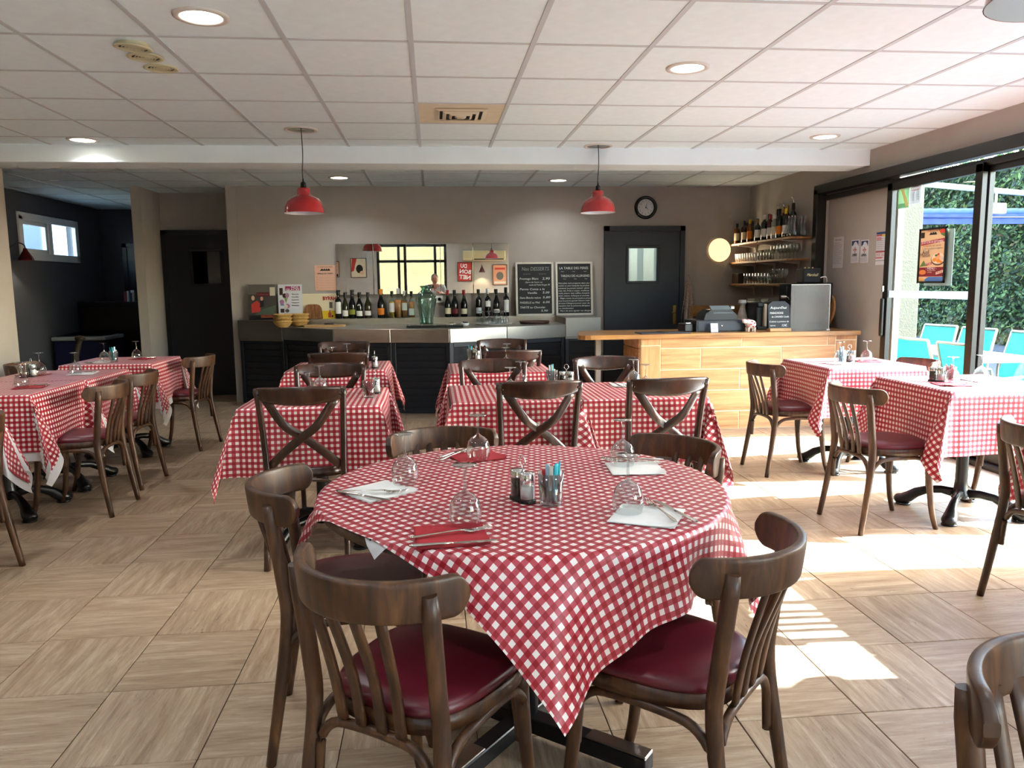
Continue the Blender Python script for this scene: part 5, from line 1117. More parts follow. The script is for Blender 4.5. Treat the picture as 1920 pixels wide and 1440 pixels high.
# poster on the glass door
a, b = PX(1720, 531, XR - .006), PX(1777, 424, XR - .006)
pw, ph = a.y - b.y, b.z - a.z
its = [(I('maroon', '#7a1c2a'), rc(.02, .12, .98, .29)), (I('sea', '#4a78b0'), [(.02, .015), (.98, .015), (.98, .115), (.4, .115), (.25, .06)]), (I('sand', '#d9a860'), [(.02, .015), (.3, .015), (.25, .08), (.02, .11)]), (I('redb', '#a82c34'), [(.06, .76), (.94, .80), (.94, .74), (.06, .69)]),
       (I('leafp', '#5a7a3a'), [(.68, .97), (.95, .97), (.95, .82), (.8, .86)]), (I('tomato', '#c9402c'), el(.84, .93, .11, .04)), (I('leafp'), [(.05, .3), (.3, .32), (.2, .42)]), (I('brownp'), el(.73, .43, .26, .115, 20)), (I('ivory', '#e3d2b0'), el(.73, .445, .24, .10, 20)), (I('carrot', '#d98a2c'), el(.6, .42, .08, .035)), (I('carrot'), el(.75, .4, .08, .035)), (I('shrimp', '#e0a070'), el(.72, .47, .1, .04)), (I('cream'), el(.86, .44, .07, .035)), (I('carrot'), el(.84, .38, .05, .02)), (I('leafp'), el(.66, .5, .05, .02)), (I('tomato'), el(.74, .52, .04, .02)),
       (I('redb'), [(.3, .36), (.5, .38), (.5, .34), (.3, .315)]), (I('ivory'), [(.68, .2), (.95, .24), (.95, .19), (.68, .155)]), (I('food', '#c97a3a'), el(.18, .2, .13, .045)), (I('blackp'), rc(.06, .83, .18, .93)), (I('blackp'), [(.36, .875), (.64, .875), (.61, .91), (.57, .925), (.54, .895), (.5, .93), (.46, .895), (.42, .925)])]
o, T = sheet('window_poster', XR - .006, a.z, pw, ph, (a.y + b.y) / 2, 'colourful aioli menu poster in black frame on the sliding glass', 'poster', I('poster_base', '#d9b98a'), its, frame=M_dark, fw=.014, rot=RZ90, thick=.002)
for s_, x, y, sz, wd, m_ in (('LA TABLE DES PERES', -.22, .945, .02, .42, I('maroon')), ('JEUDI SOIR 04 SEPTEMBRE', -.4, .745, .03, .8, I('whitep')), ('A PARTIR DE 19H30', -.34, .675, .016, .66, I('maroon')), ('Le chef vous propose en suggestion', -.36, .63, .018, .74, I('navyp')), ('Aioli', -.36, .565, .05, .26, I('navydk', '#1e2440')), ('Maison', -.43, .51, .045, .36, I('navydk')), ('19,50€', -.19, .348, .024, .17, I('whitep')), ('- MENU -', -.2, .265, .028, .4, I('whitep')), ('28,50€', .2, .197, .026, .22, I('maroon')), ('entree, plat, dessert\nou fromage', -.14, .215, .014, .3, I('ivory'))):
    add_text(o, s_, (x * pw, y * ph, .0036), sz, m_, T, width=wd * pw, shear=.2 if 'chef' in s_ else 0)
tag(MB().box((XR + .012, (a.y + b.y) / 2 - .06, (a.z + b.z) / 2 - .02), (.002, pw, ph)).build('window_poster', I('backpaper', '#b8cfcb')), 'pale back of a second sheet stuck outside the glass door', 'poster')
a, b = PX(1683, 392, XR - .006), PX(1728, 340, XR - .006)
t = NT('sticker_translucent_green'); t.set(Base_Color=lin('#8fbf94'), Roughness=.5, Alpha=.75); t2 = NT('sticker_translucent_grey'); t2.set(Base_Color=lin('#c3ccd0'), Roughness=.5, Alpha=.8); t3 = NT('sticker_yellow'); t3.set(Base_Color=lin('#cfc87a'), Roughness=.5, Alpha=.85)
pw, ph = a.y - b.y, b.z - a.z
o, T = sheet('window_sticker', XR - .006, a.z, pw * .5, ph, a.y - pw * .25, 'green and yellow sticker in corner of sliding glass', 'sticker', t.m, [(I('green_strip', '#69b07a'), rc(0, 0, 1, .2)), (t3.m, [(.75, .02), (1, .1), (.35, 1), (.1, 1)])], rot=RZ90, thick=.001)
o, T = sheet('window_sticker', XR - .006, a.z + .02, pw * .48, ph * .95, a.y - pw * .76, 'grey opening-hours sticker with four peaks on sliding glass', 'sticker', t2.m, [(I('greytext'), [(.2, .75), (.8, .75), (.72, .92), (.6, .8), (.5, .92), (.4, .8), (.28, .92)]), (I('pinkgrey', '#b09a9a'), rc(.15, .58, .85, .66))], rot=RZ90, thick=.001)
add_text(o, 'OUVERT', (-.16 * pw, .62 * ph, .0022), .03, I('whitep'), T, width=.3 * pw)
for k in range(4): add_text(o, '12h   14h', (-.16 * pw, (.48 - .1 * k) * ph, .0022), .024, greyt, T, width=.32 * pw)
# ---------------------------------------------------------------- ceiling fittings
M_led = mat('downlight_glow', '#ffffff', .5, emit='#fff6e4', es=6.0)
M_ring = mat('downlight_ring', '#cfcac4', .5)
def make_down():
    o = empty('ceiling_downlight'); MB().lathe([(.088, -.0), (.092, -.008), (.118, -.006), (.12, .004)], 36).build('ring', M_ring, o); MB().lathe([(.09, -.004), (.0005, -.004)], 36).build('diffuser', M_led, o); return o
for k, (px, py, txt) in enumerate(((377, 31, 'nearest at upper left'), (1289, 127, 'right of centre'), (155, 262, 'in front of beam at far left'), (1547, 256, 'near sliding door, before the beam'), (636, 333, 'over bar behind beam, left'), (1047, 338, 'over bar behind beam, right'))):
    p = PZ(px, py, CZ); place('down', make_down, (p.x, p.y, CZ + .001), 0, 'round recessed ceiling downlight ' + txt, 'downlight', 'recessed ceiling downlights')
    l_ = bpy.data.lights.new('downlight_lamp', 'AREA'); l_.shape = 'DISK'; l_.size = .17; l_.energy = 3.0; l_.color = (.9, .95, 1.0); l_.spread = R(135); lo = bpy.data.objects.new('downlight_lamp', l_); COL.objects.link(lo); lo.location = (p.x, p.y, CZ - .012)
for x, y in ((-1.0, 1.2), (1.5, 1.0), (-2.6, 2.4), (2.6, -.6), (-1.9, -.9), (-2.7, 4.6)):
    place('down', make_down, (x, y, CZ + .001), 0, 'round recessed ceiling downlight in ceiling behind the camera', 'downlight', 'recessed ceiling downlights')
    l_ = bpy.data.lights.new('downlight_lamp', 'AREA'); l_.shape = 'DISK'; l_.size = .17; l_.energy = 3.0; l_.color = (.9, .95, 1.0); l_.spread = R(135); lo = bpy.data.objects.new('downlight_lamp', l_); COL.objects.link(lo); lo.location = (x, y, CZ - .012)
M_vent = mat('cream_vent_plastic', '#c9c2a0', .5)
def make_vent():
    o = empty('ceiling_vent'); MB().lathe([(.086, .0), (.089, -.005), (.082, -.008), (.068, -.008), (.066, -.001)], 32).build('rim', M_vent, o)
    MB().lathe([(.067, -.0015), (.0005, -.0015)], 32).build('throat', mat('vent_shadow', '#1c180e', .8), o)
    for r in (.02, .034, .048): MB().lathe([(r, -.002), (r + .002, -.007), (r + .004, -.002)], 28).build('louvre_ring', M_vent, o)
    MB().lathe([(.009, -.003), (.006, -.008), (.0005, -.009)], 16).build('hub', M_vent, o); MB().box((0, 0, -.005), (.12, .012, .005)).build('bridge', M_vent, o); return o
for px, py, dz, txt in ((273, 106, -.004, 'middle of the three'), (302, 128, 0, 'farthest of the three'), (249, 84, -.014, 'hanging loose, nearest')):
    p = PZ(px, py, CZ); o = place('vent', make_vent, (p.x, p.y, CZ + .002 + dz), 0, 'cream round ceiling air vent, ' + txt, 'vent', 'round ceiling vents')
    if dz < -.01: o.rotation_euler = (.03, .06, 0); MB().lathe([(.075, .0), (.075, .02)], 24).build('neck', M_vent, o)
# square diffuser in its cream tile
ax, ay = CX0 + (AC_CELL[0] + .5) * CPX, CY0 + (AC_CELL[1] + .5) * CPY
o = empty('air_diffuser', (ax, ay, CZ), 0, 'cream square air diffuser in ceiling grid before the beam', 'air diffuser')
M_acp = mat('cream_diffuser_panel', '#d6ccb4', .7, noise=.06, nscale=8)
MB().box((0, 0, .008), (CPX - .022, CPY - .022, .012), bev=.002).build('panel', M_acp, o); MB().box((0, 0, .0005), (.31, .31, .003)).build('throat', mat('diffuser_dark', '#2e2a22', .8), o)
for k, (s0, s1, z0, z1) in enumerate(((.30, .36, -.012, -.002), (.21, .25, -.02, -.008), (.13, .16, -.024, -.012), (.05, .08, -.026, -.014))):
    def rg_(s, z): return [Vector((a * s / 2, b * s / 2, z)) for a, b in ((-1, -1), (1, -1), (1, 1), (-1, 1))]
    MB().grid([rg_(s1, z1), rg_(s0, z0), rg_(s0 - .008, z0 + .001)], closed_v=True, smooth=False).build('louvre', mat('cream_louvre', '#cfc4ab', .6), o)
MB().box((0, 0, -.025), (.05, .05, .003)).build('centre_cap', mat('cream_louvre'), o)
# pendant lamps
M_redl_ = mat('red_enamel', '#a30f1a', .16, spec=.6, coat=.6); M_enw = mat('white_enamel', '#d9dde4', .4); M_can = mat('gold_reflector', '#a8976a', .15, metal=1.0)
def make_pendant(drop):
    def f():
        o = empty('pendant_lamp')
        MB().lathe([(.1, 0), (.102, -.008), (.125, -.006), (.126, .002)], 36).build('ceiling_ring', M_ring, o); MB().lathe([(.1, 0), (.095, .05), (.06, .075), (.0005, .08)], 28).build('reflector', M_can, o); MB().lathe([(.1, -.002), (.07, -.004), (.04, -.002), (.0005, -.001)], 28).build('reflector_rim', mat('dark_gold', '#6a5a38', .2, metal=1.0), o)
        MB().tube(bez([(0, 0, .05), (.006, 0, -drop * .25), (-.002, 0, -drop * .5), (0, 0, -drop + .24)], 16), .0035, 6).build('cord', M_dark, o)
        MB().lathe([(.004, -drop + .26), (.008, -drop + .235), (.02, -drop + .228), (.022, -drop + .185), (.0005, -drop + .185)], 16).build('lamp_holder', M_dark, o)
        z = -drop; prof = [(.024, .19), (.046, .187), (.05, .17), (.046, .155), (.052, .15), (.052, .14), (.07, .13), (.105, .112), (.13, .085), (.146, .045), (.15, .012), (.153, .0)]
        MB().lathe([(r, z + h) for r, h in prof], 40).build('shade', M_redl_, o); MB().lathe([(.151, z), (.144, z + .043), (.128, z + .082), (.103, z + .108), (.05, z + .132), (.0005, z + .14)], 40).build('shade_lining', M_enw, o)
        MB().lathe([(.0005, z + .05), (.02, z + .055), (.028, z + .085), (.018, z + .115), (.012, z + .14)], 16).build('bulb', mat('bulb_white', '#e8e6df', .4), o)
        return o
    return f
p = PZ(564, 243, CZ); place('pend1', make_pendant(.62), (p.x, p.y, CZ), 0, 'red enamel pendant lamp hanging before beam at left', 'pendant lamp', 'red pendant lamps')
p = PZ(1115, 274, CZ); place('pend2', make_pendant(.565), (p.x + .03, p.y, CZ), 0, 'red enamel pendant lamp hanging before beam at right', 'pendant lamp', 'red pendant lamps')
place('pend3', make_pendant(.60), (1.33, 1.56, CZ), 0, 'red pendant lamp cut by top right picture corner', 'pendant lamp', 'red pendant lamps')

# ---------------------------------------------------------------- the alcove at the left
p0, p1 = PY(136, 567, 11.3), PY(262, 567, 11.3)
fx0, fx1 = p0.x + .06, -3.49; fz = p0.z
o = empty('refrigerator', ((fx0 + fx1) / 2, 11.6, 0), 0, 'dark brown under-height refrigerator in the alcove', 'refrigerator'); M_fr2 = mat('fridge_brown', '#1c0f0b', .3, noise=.08, nscale=5)
MB().box((0, .03, fz / 2), (fx1 - fx0, .58, fz), bev=.006).build('case', M_fr2, o); d = MB().box((-.03, -.28, fz / 2 - .02), (fx1 - fx0 - .08, .05, fz - .12), bev=.006).build('door', M_fr2, o); MB().box((.35, -.31, fz * .6), (.02, .02, .4), bev=.004).build('handle', M_black_plastic, d); MB().box((0, -.27, fz - .03), (fx1 - fx0, .06, .05), bev=.004).build('control_panel', M_black_plastic, o)
rg = random.Random(3)
cols = ['#8a3a34', '#c9c4bc', '#3a4a6a', '#b5a58a', '#2a2a2c', '#d9d4cc', '#7a2a30', '#9aa4a8', '#5a3a2a', '#c0b0b4']
for k in range(10):
    x = -4.3 + k * .036; h = .15 + rg.uniform(-.02, .03)
    b = empty('book', (x, 11.45, fz), 0, 'thin %s booklet, number %d from left, standing on refrigerator' % (('dull red', 'white', 'blue', 'tan', 'black', 'cream', 'wine red', 'pale grey', 'brown', 'pinkish')[k], k + 1), 'book', 'booklets on the refrigerator')
    MB().box((0, 0, h / 2), (.02 + .008 * (k % 3 == 0), .13, h), Matrix.Rotation(rg.uniform(-.08, .08), 4, 'Y'), bev=.001).build('cover', mat('book_%d' % k, cols[k], .6), b); MB().box((0, .004, h / 2), (.014, .126, h - .008)).build('pages', M_w, b)
o = empty('chest_freezer', (-4.56, 10.75, 0), 0, 'blue chest freezer with grey rim in the alcove', 'freezer'); MB().box((0, 0, .36), (.62, .6, .72), bev=.01).build('case', mat('freezer_blue', '#12183a', .4), o); MB().box((0, 0, .74), (.66, .64, .05), bev=.01).build('rim', mat('freezer_rim', '#8d9294', .3), o); MB().box((0, .0, .775), (.56, .56, .02), Matrix.Rotation(.04, 4, 'X')).build('sliding_lid', glass('freezer_lid', '#8fa0b0', .1, .6, 3), o)
o = empty('toy_animal', (PY(143, 660, 9.2).x, 9.2, 0), 0, 'small brown carved figure behind the left tables', 'figure'); b = MB().sweep(bez([(0, 0, .0), (.0, 0, .3), (-.02, 0, .55), (.02, 0, .72), (.05, 0, .8)], 14), CIRC(10), [(.05, .05)] * 4 + [(.045, .045)] * 4 + [(.035, .035)] * 4 + [(.03, .03)] * 3); b.build('body', mat('carved_brown', '#2a1c10', .6, noise=.3, nscale=20), o); MB().ball((.05, 0, .82), .045, 1.3, .8, .8).build('head', mat('carved_brown'), o)
# alcove back door outline and red wall lamp
panel_door(8, -4.62, -3.5, 12.28, 2.05, (-4.2, -3.95, 1.35, 1.7), None, True)
p = PX(12, 470, -4.93); o = empty('wall_lamp', (-4.93, p.y - .1, p.z), 0, 'red enamel swan-neck wall lamp in the alcove, lit', 'lamp', 'red wall lamps')
MB().lathe([(.06, 0), (.06, .02), (.0005, .03)], 20, m=Matrix.Rotation(PI / 2, 4, 'Y')).build('backplate', M_dark, o); MB().tube(bez([(.02, 0, 0), (.08, .04, .04), (.13, .1, .09), (.17, .15, .07), (.18, .16, .03)], 14), .008, 8).build('arm', M_dark, o)
MB().lathe([(.02, .03), (.028, .0), (.04, -.02), (.075, -.08), (.085, -.11)], 24, (.18, .16, 0)).build('shade', mat('dark_red_enamel', '#4a0e14', .25), o); MB().ball((.18, .16, -.06), .025).build('bulb', mat('warm_bulb', '#fff0d0', .4, emit='#ffe2b0', es=8), o)
l_ = bpy.data.lights.new('alcove_lamp', 'SPOT'); l_.energy = 3.0; l_.spot_size = R(110); l_.spot_blend = .6; l_.color = (1, .85, .65); l_.shadow_soft_size = .03; lo = bpy.data.objects.new('alcove_lamp', l_); COL.objects.link(lo); lo.location = (-4.75, p.y + .06, p.z - .1)
o = empty('wall_sconce_shelf', (XL - .5, 7.6, .86), 0, 'small brass coat-hook rail in the alcove shade', 'hook rail'); MB().box((0, 0, 0), (.5, .03, .05), bev=.004).build('rail', mat('brass'), o); 
for k in range(3): MB().ball((-.12 + .12 * k, -.03, .0), .018).build('knob', mat('brass'), o)

# ---------------------------------------------------------------- outside: terrace, hedge, pillar, awning, teal chairs
M_terr = mat('terrace_paving', '#505356', .8, noise=.12, nscale=3)
struct(MB().box((11.2, 6, -.16), (14.0, 44, .1)).build('floor_terrace', M_terr)); struct(MB().box((-5.9, -9, -.16), (20, 13.4, .1)).build('floor_forecourt', mat('forecourt_pale_gravel', '#e2eaf0', .9, noise=.08, nscale=4))); struct(MB().box((-9, 11, -.2), (7.8, 20, .1)).build('ground_side', mat('side_gravel', '#8f8a7c', .9)))
st = mat('cream_stucco', '#5e5a4b', .9, noise=.06, nscale=30, bump=.8, bscale=60)
struct(MB().box((4.62, 7.68, 1.45), (.56, .62, 3.2), bev=.01).build('wall_pillar', st))
def leaf_mass(name, n, fn, m, size, seed, parent):
    rg = random.Random(seed); verts, faces = [], []
    for k in range(n):
        c, nr = fn(rg); d = Vector((rg.uniform(-1, 1), rg.uniform(-1, 1), rg.uniform(-1, 1))); nr = (nr + d * .9).normalized(); a = nr.orthogonal().normalized(); a.rotate(Matrix.Rotation(rg.uniform(0, 6.28), 3, nr)); b = nr.cross(a); s_ = size * rg.uniform(.6, 1.4); i = len(verts)
        verts += [c - a * s_, c + b * s_ * .45, c + a * s_, c - b * s_ * .45]; faces.append((i, i + 1, i + 2, i + 3))
    me = bpy.data.meshes.new(name); me.from_pydata([tuple(v) for v in verts], [], faces); me.materials.append(m); return tag(link(name, me, parent), kind='stuff')
def leafmat(name, stops):
    t = NT(name); ge = t.n('NewGeometry'); col = t.ramp(ge.outputs['Random Per Island'], stops); t.l(col, t.b.inputs['Base Color']); t.set(Roughness=.55); tr = t.n('BsdfTranslucent'); t.l(col, tr.inputs[0]); mx = t.n('MixShader'); mx.inputs[0].default_value = .35; t.l(t.b.outputs[0], mx.inputs[1]); t.l(tr.outputs[0], mx.inputs[2]); t.l(mx.outputs[0], t.out.inputs[0]); return t.m
M_leaf = leafmat('hedge_leaves', [(0, '#141f10'), (.35, '#2c421e'), (.65, '#486030'), (.9, '#788a48'), (1, '#5e4028')])
hg = empty('hedge', (13.0, 14.5, -.12), 0, 'tall clipped green hedge behind the terrace', 'hedge')
MB().box((.35, 0, 2.05), (.7, 17.0, 4.1)).build('inner_branches', mat('hedge_inside', '#1c2414', .9), hg)
def hf(rg):
    y = rg.uniform(-8.6, 8.6); z = rg.uniform(0, 4.3); bump = .14 * math.sin(y * 3.1 + z * 2) + .09 * math.sin(z * 5.3 - y * 1.7)
    if rg.random() < .12: return Vector((rg.uniform(-.05, .7), y, 4.15 + rg.uniform(-.1, .15))), Vector((0, 0, 1))
    return Vector((-.06 - abs(bump) + rg.uniform(-.10, .16), y, z)), Vector((-1, 0, .4))
leaf_mass('foliage', 52000, hf, M_leaf, .062, 5, hg)
# awning: rolled blue cloth on white arms
aw = empty('awning', (7.0, 9.2, 0), 0, 'rolled blue awning with white folding arm over the terrace', 'awning'); M_blue = mat('blue_awning_cloth', '#16408a', .7, noise=.1, nscale=12); OA = Vector((7.0, 9.2, 0))
a, b = PY(1700, 399, 9.2) - OA, PY(1990, 398, 9.2) - OA
MB().tube([a.lerp(b, k / 40) + Vector((0, 0, .0015 * math.sin(k * 1.7))) for k in range(41)], [.052 + .003 * math.sin(k * 2.3) for k in range(41)], 14).build('cloth_roll', M_blue, aw)
rows = [[a.lerp(b, j / 60) + Vector((0, -.05 + .004 * math.sin(j * 1.1), -.02 - .125 * i / 4)) for j in range(61)] for i in range(5)]
MB().grid(rows).build('valance', mat('blue_valance', '#1b3678', .7), aw); MB().tube([a + Vector((0, -.055, -.065)), b + Vector((0, -.055, -.065))], .008, 6).build('front_rail', mat('blue_rail', '#12265a', .5), aw)
a2, b2 = PY(1690, 341, 9.15) - OA, PY(1990, 369, 9.15) - OA; MB().tube([a2, b2], .035, 8).build('arm', mat('lamp_grey_white', '#a8acac', .5), aw)
for q in (a, b): MB().box((q.x, q.y + .03, (q.z - .11) / 2 + .0), (.06, .06, q.z + .11)).build('post', mat('lamp_grey_white'), aw)
p = PY(1872, 391, 9.05) - OA; fl = MB().box(p, (.19, .05, .13), bev=.01).build('flood_lamp', mat('lamp_grey_white'), aw); MB().box(p + Vector((0, -.027, 0)), (.15, .006, .09)).build('lens', mat('lens_grey', '#7f9098', .2), fl); MB().box(p + Vector((0, .05, .1)), (.02, .02, .2)).build('stem', mat('lamp_grey_white'), fl)
# teal sling chairs and a terrace table
M_teal = mat('teal_mesh', '#19a89c', .6, noise=.04, nscale=60); M_tfr = mat('taupe_chair_frame', '#8a8478', .4)
tt = NT('teal_mesh_translucent'); tr = tt.n('BsdfTranslucent'); tr.inputs[0].default_value = lin('#08665f'); tt.set(Base_Color=lin('#055049'), Roughness=.6); mx = tt.n('MixShader'); mx.inputs[0].default_value = .5; tt.l(tt.b.outputs[0], mx.inputs[1]); tt.l(tr.outputs[0], mx.inputs[2]); tt.l(mx.outputs[0], tt.out.inputs[0]); M_teal = tt.m
def make_sling():
    o = empty('sling_chair')
    for sx in (-1, 1):
        MB().tube(bez([(sx * .27, .27, 0), (sx * .27, .25, .2), (sx * .27, .23, .42), (sx * .27, .0, .42), (sx * .27, -.2, .40), (sx * .26, -.27, .6), (sx * .25, -.36, .92)], 30), .014, 8).build('side_frame', M_tfr, o)
        MB().tube([(sx * .27, -.28, 0), (sx * .27, -.12, .41)], .013, 8).build('back_leg', M_tfr, o)
        MB().tube(bez([(sx * .29, .24, .42), (sx * .29, .24, .62), (sx * .29, .16, .65), (sx * .28, -.25, .63)], 14), .012, 8).build('armrest', M_tfr, o)
    MB().tube([(-.25, -.36, .92), (.25, -.36, .92)], .013, 8).build('top_bar', M_tfr, o)
    path = bez([(0, .24, .425), (0, .0, .41), (0, -.19, .405), (0, -.265, .6), (0, -.355, .915)], 16); rows = [[Vector((x, q.y, q.z - .012 * (1 - (x / .26) ** 2))) for x in (-.258, -.13, 0, .13, .258)] for q in path]
    MB().grid(rows).build('mesh_sling', M_teal, o); return o
for k, (x, y, a, txt) in enumerate(((5.95, 8.95, R(100), 'back row, nearest to the pillar'), (5.95, 8.30, R(95), 'back row, second from pillar'), (5.95, 7.55, R(92), 'back row, right one'), (4.95, 7.05, R(-85), 'front row, back to glass, left one'), (4.95, 6.35, R(-88), 'front row, back to glass, right one'))):
    place('sling', make_sling, (x, y, -.11), a, 'teal mesh terrace chair, ' + txt, 'chair', 'teal mesh terrace chairs')
o = empty('terrace_table', (5.5, 7.9, -.11), 0, 'pale grey terrace table among the teal chairs', 'table')
MB().box((0, 0, .71), (.75, 2.4, .03), bev=.005).build('tabletop', mat('pale_grey_table', '#6f7a80', .35), o)
for sx in (-1, 1):
    for sy in (-1, 1): MB().box((sx * .33, sy * 1.1, .35), (.04, .04, .7)).build('leg', M_tfr, o)
# beyond the alcove window: a white wall, its shade put into the colour, and a tree
struct(MB().box((-6.5, 14.4, 2.2), (.3, 1.7, 4.6)).build('wall_neighbour', mat('neighbour_shaded_white', '#4f5b70', .8)))
tr_ = empty('garden_tree', (-8.4, 16.3, -.1), 0, 'sunlit leafy tree outside the small alcove window', 'tree'); MB().tube(bez([(0, 0, 0), (.05, 0, 1.2), (0, .1, 2.2)], 8), .09, 8).build('trunk', mat('bark', '#4a3a2c', .9), tr_)
leaf_mass('foliage', 9000, lambda rg: (Vector((rg.gauss(0, .7), rg.gauss(0, 1.1), 2.5 + rg.gauss(0, .8))), Vector((0, 0, 1))), leafmat('tree_leaves', [(0, '#2c3a1c'), (.5, '#56622e'), (1, '#8f8f5a')]), .07, 9, tr_)
# forecourt wall outside the rear entrance
struct(MB().box((-.5, -7.2, 1.8), (14, .2, 4.0)).build('wall_forecourt', mat('sunny_yellow_wall', '#6a5a34', .9, noise=.1, nscale=2)))

# ---------------------------------------------------------------- behind the camera (seen in the mirror)
RZ180 = Matrix.Rotation(PI, 4, 'Z')
def rear_pic(x, z, w_, h_, label, face, its): return sheet('framed_picture', x, z, w_, h_, YREAR + .012, label, 'picture', face, its, frame=mat('brown_frame', '#3a2018', .4), fw=.014, rot=RZ180, thick=.006)
o, T = rear_pic(.92, 1.47, .40, .52, 'framed red lettered advert beside rear entrance, seen in mirror', I('redposter', '#b5342c'), [])
for k, s_ in enumerate(('DU', 'BON', 'NET')): add_text(o, s_, (-.02 if k == 0 else -.15, .41 - .15 * k, .001), .15, I('whitep'), T @ Matrix.Rotation(.1, 4, 'Z'), width=.17 if k == 0 else .31, bold=.004)
rear_pic(1.83, 1.36, .40, .56, 'framed orange print by right rear corner, seen in mirror', I('orange_wash', '#c98a6a'), [(I('grey'), el(.5, .45, .25, .2)), (I('redp'), rc(.15, .75, .85, .85)), (I('cream'), rc(.1, .08, .9, .18))])
rear_pic(-1.93, 1.60, .42, .52, 'framed print with dark bottle and red sash, seen in mirror', I('cream2', '#c9b89a'), [(I('blackp'), el(.45, .45, .22, .22)), (I('redp'), [(.6, 1), (.9, 1), (.98, .3), (.8, .35)]), (I('skin'), el(.3, .25, .14, .1))])
rear_pic(-2.62, 1.62, .36, .42, 'framed pinkish print at mirror left edge', I('pinkpaper'), [(I('blackp'), rc(.1, .05, .9, .2)), (I('redp'), el(.6, .55, .15, .2))])
o = empty('air_conditioner', (1.42, YREAR + .11, 2.03), 0, 'cream wall air conditioner on rear wall, seen in mirror', 'air conditioner'); M_ac = mat('aged_cream_plastic', '#c4b48c', .45)
MB().box((0, 0, .13), (1.1, .2, .26), bev=.02, seg=2).build('case', M_ac, o); MB().box((0, .101, .15), (1.06, .01, .18), bev=.004).build('front_panel', mat('aged_cream_panel', '#b5a57e', .45), o); MB().box((.1, .09, .03), (.8, .03, .03)).build('louvre', M_dark, o)
o = empty('wall_lamp', (1.33, YREAR + .02, 1.78), 0, 'dark red wall lamp below air conditioner, seen in mirror', 'lamp', 'red wall lamps'); MB().tube(bez([(0, 0, .1), (0, .08, .14), (0, .14, .08)], 8), .008, 8).build('arm', M_dark, o); MB().lathe([(.015, .1), (.03, .06), (.05, .02), (.085, -.07)], 20, (0, .15, 0)).build('shade', mat('dark_red_enamel'), o)
MB().ball((0, .15, -.03), .022).build('bulb', mat('warm_bulb'), o)
l_ = bpy.data.lights.new('rear_wall_lamp', 'SPOT'); l_.energy = 6; l_.spot_size = R(110); l_.spot_blend = .5; l_.color = (1, .75, .4); lo = bpy.data.objects.new('rear_wall_lamp', l_); COL.objects.link(lo); lo.location = (1.33, YREAR + .17, 1.7)

# the photographer, visible only in the mirror: one continuous skinned body
def skin_mesh(name, pts, edges, m, parent, root=0, sub=2):
    me = bpy.data.meshes.new(name); me.from_pydata([p[:3] for p in pts], edges, []); o = bpy.data.objects.new(name, me); COL.objects.link(o)
    sk = o.modifiers.new('skin', 'SKIN'); sk.use_smooth_shade = True
    for v, p in zip(me.skin_vertices[0].data, pts): v.radius = (p[3], p[4] if len(p) > 4 else p[3])
    me.skin_vertices[0].data[root].use_root = True
    s_ = o.modifiers.new('sub', 'SUBSURF'); s_.levels = sub; s_.render_levels = sub; bpy.context.view_layer.update()
    me2 = bpy.data.meshes.new_from_object(o.evaluated_get(bpy.context.evaluated_depsgraph_get())); bpy.data.objects.remove(o)
    me2.materials.clear(); me2.materials.append(m)
    for f in me2.polygons: f.use_smooth = True
    return link(name, me2, parent)
M_skin = mat('skin_tone', '#b0806a', .5); M_shirt = mat('grey_tshirt', '#a9adb0', .85); M_trs = mat('dark_trousers', '#2a2c33', .85); M_hair = mat('short_grey_hair', '#5a4a40', .8)
PX0, PY0 = .10, -.42
per = empty('person', (PX0, PY0, 0), 0, 'person in grey t-shirt holding up a phone, seen in mirror', 'person')
pts = [(0, 0, .92, .15, .11), (0, 0, 1.08, .145, .11), (0, 0, 1.24, .16, .115), (0, 0, 1.34, .15, .10), (0, .01, 1.40, .06, .06), (0, .02, 1.45, .05, .05),
       (-.09, 0, .84, .085), (-.10, .01, .48, .06), (-.11, -.01, .1, .042), (-.11, .1, .035, .035), (.09, 0, .84, .085), (.10, .01, .48, .06), (.11, -.01, .1, .042), (.11, .1, .035, .035),
       (-.19, 0, 1.34, .055), (-.27, .06, 1.12, .045), (-.17, .27, 1.2, .034), (-.13, .33, 1.23, .026), (.19, 0, 1.34, .055), (.27, .06, 1.12, .045), (.10, .27, 1.2, .034), (.03, .33, 1.23, .026)]
ed = [(0, 1), (1, 2), (2, 3), (3, 4), (4, 5), (0, 6), (6, 7), (7, 8), (8, 9), (0, 10), (10, 11), (11, 12), (12, 13), (3, 14), (14, 15), (15, 16), (16, 17), (3, 18), (18, 19), (19, 20), (20, 21)]
skin_mesh('body', pts, ed, M_skin, per)
sh = [(0, 0, .93, .162, .125), (0, 0, 1.08, .158, .123), (0, 0, 1.24, .172, .127), (0, 0, 1.345, .16, .11), (-.19, 0, 1.34, .07), (-.25, .045, 1.17, .062), (.19, 0, 1.34, .07), (.25, .045, 1.17, .062)]
skin_mesh('t_shirt', sh, [(0, 1), (1, 2), (2, 3), (3, 4), (4, 5), (3, 6), (6, 7)], M_shirt, per)
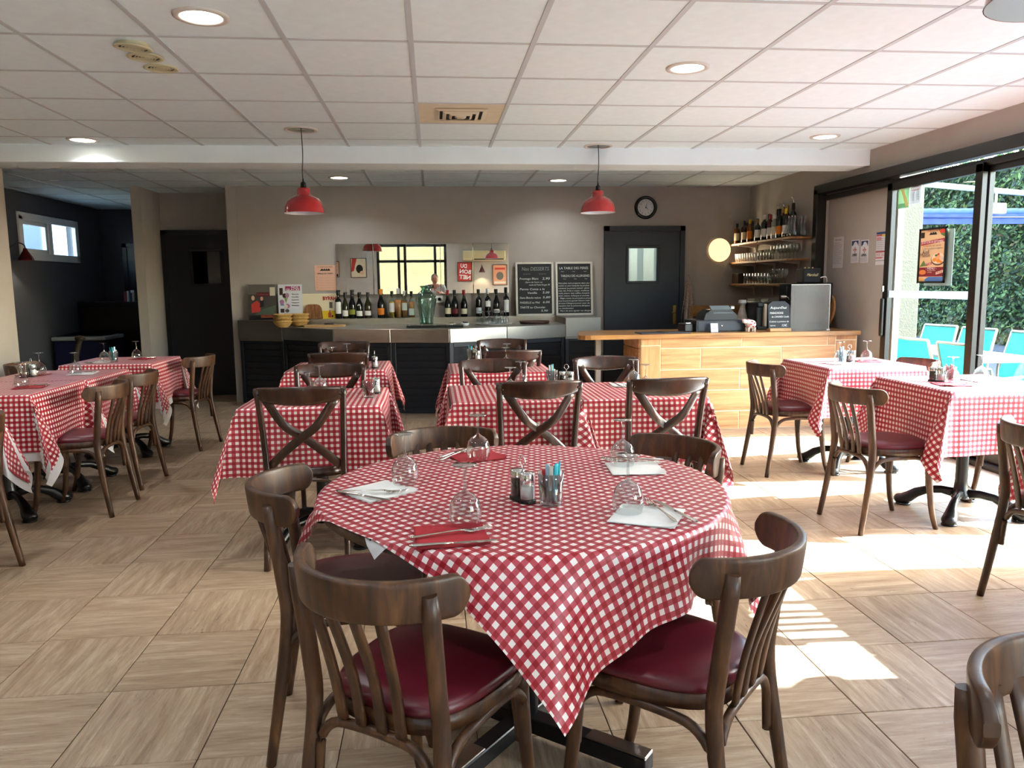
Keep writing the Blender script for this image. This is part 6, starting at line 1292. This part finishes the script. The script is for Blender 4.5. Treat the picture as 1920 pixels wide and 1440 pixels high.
skin_mesh('trousers', [(0, 0, .95, .165, .125), (-.09, 0, .84, .1), (-.10, .01, .48, .075), (-.11, -.01, .1, .06), (.09, 0, .84, .1), (.10, .01, .48, .075), (.11, -.01, .1, .06)], [(0, 1), (1, 2), (2, 3), (0, 4), (4, 5), (5, 6)], M_trs, per)
hd = MB().ball((0, .03, 1.53), .1, .82, .95, 1.18, 20); hd.ball((0, .125, 1.515), .016, .8, 1.1, 1.4, 8)
for sx in (-1, 1): hd.ball((sx * .082, .02, 1.525), .022, .4, .8, 1.3, 8)
hd.sweep([(0, .02, 1.38), (0, .025, 1.46)], CIRC(12), [(.05, .05), (.05, .05)]); head = hd.build('head', M_skin, per)
for sx in (-1, 1): MB().ball((sx * .03, .118, 1.54), .011, 1.2, .6, .8, 8).build('eye', mat('eye_white_dark', '#3a3430', .3), head)
MB().ball((0, .122, 1.47), .02, 1.3, .4, .35, 8).build('mouth', mat('lips', '#8a4a44', .5), head)
MB().ball((0, .012, 1.565), .101, .85, .93, .95, 18).build('hair', M_hair, head)
for sx, hx in ((-1, -.115), (1, .015)):           # hands: palm, four fingers and a thumb closing on the phone
    h = [(hx, .335, 1.235, .026, .014), (hx + .012 * -sx, .35, 1.28, .034, .014), (hx + .012 * -sx, .36, 1.315, .03, .012)]; e = [(0, 1), (1, 2)]
    for k in range(4):
        b = len(h); fx = hx + (-.028 + .019 * k); L = (.05, .062, .066, .056)[k]
        h += [(fx, .365, 1.325, .0085), (fx, .372, 1.325 + L * .55, .0085), (fx, .392, 1.325 + L * .75, .008)]; e += [(2, b), (b, b + 1), (b + 1, b + 2)]
    b = len(h); h += [(hx - sx * .045, .365, 1.285, .011), (hx - sx * .055, .39, 1.315, .009)]; e += [(1, b), (b, b + 1)]
    skin_mesh('hand', h, e, M_skin, per, 0, 1)
o = empty('phone', (0, -.035, H), 0, 'black mobile phone held up by the person, seen in mirror', 'phone'); MB().box((-.0, 0, -.03), (.15, .008, .072), bev=.004, seg=2).build('case', M_black_plastic, o); MB().lathe([(.007, 0), (.007, .002), (.0005, .002)], 12, m=Matrix.Translation((.0, .004, .0)) @ Matrix.Rotation(-PI / 2, 4, 'X')).build('lens', M_dark, o)
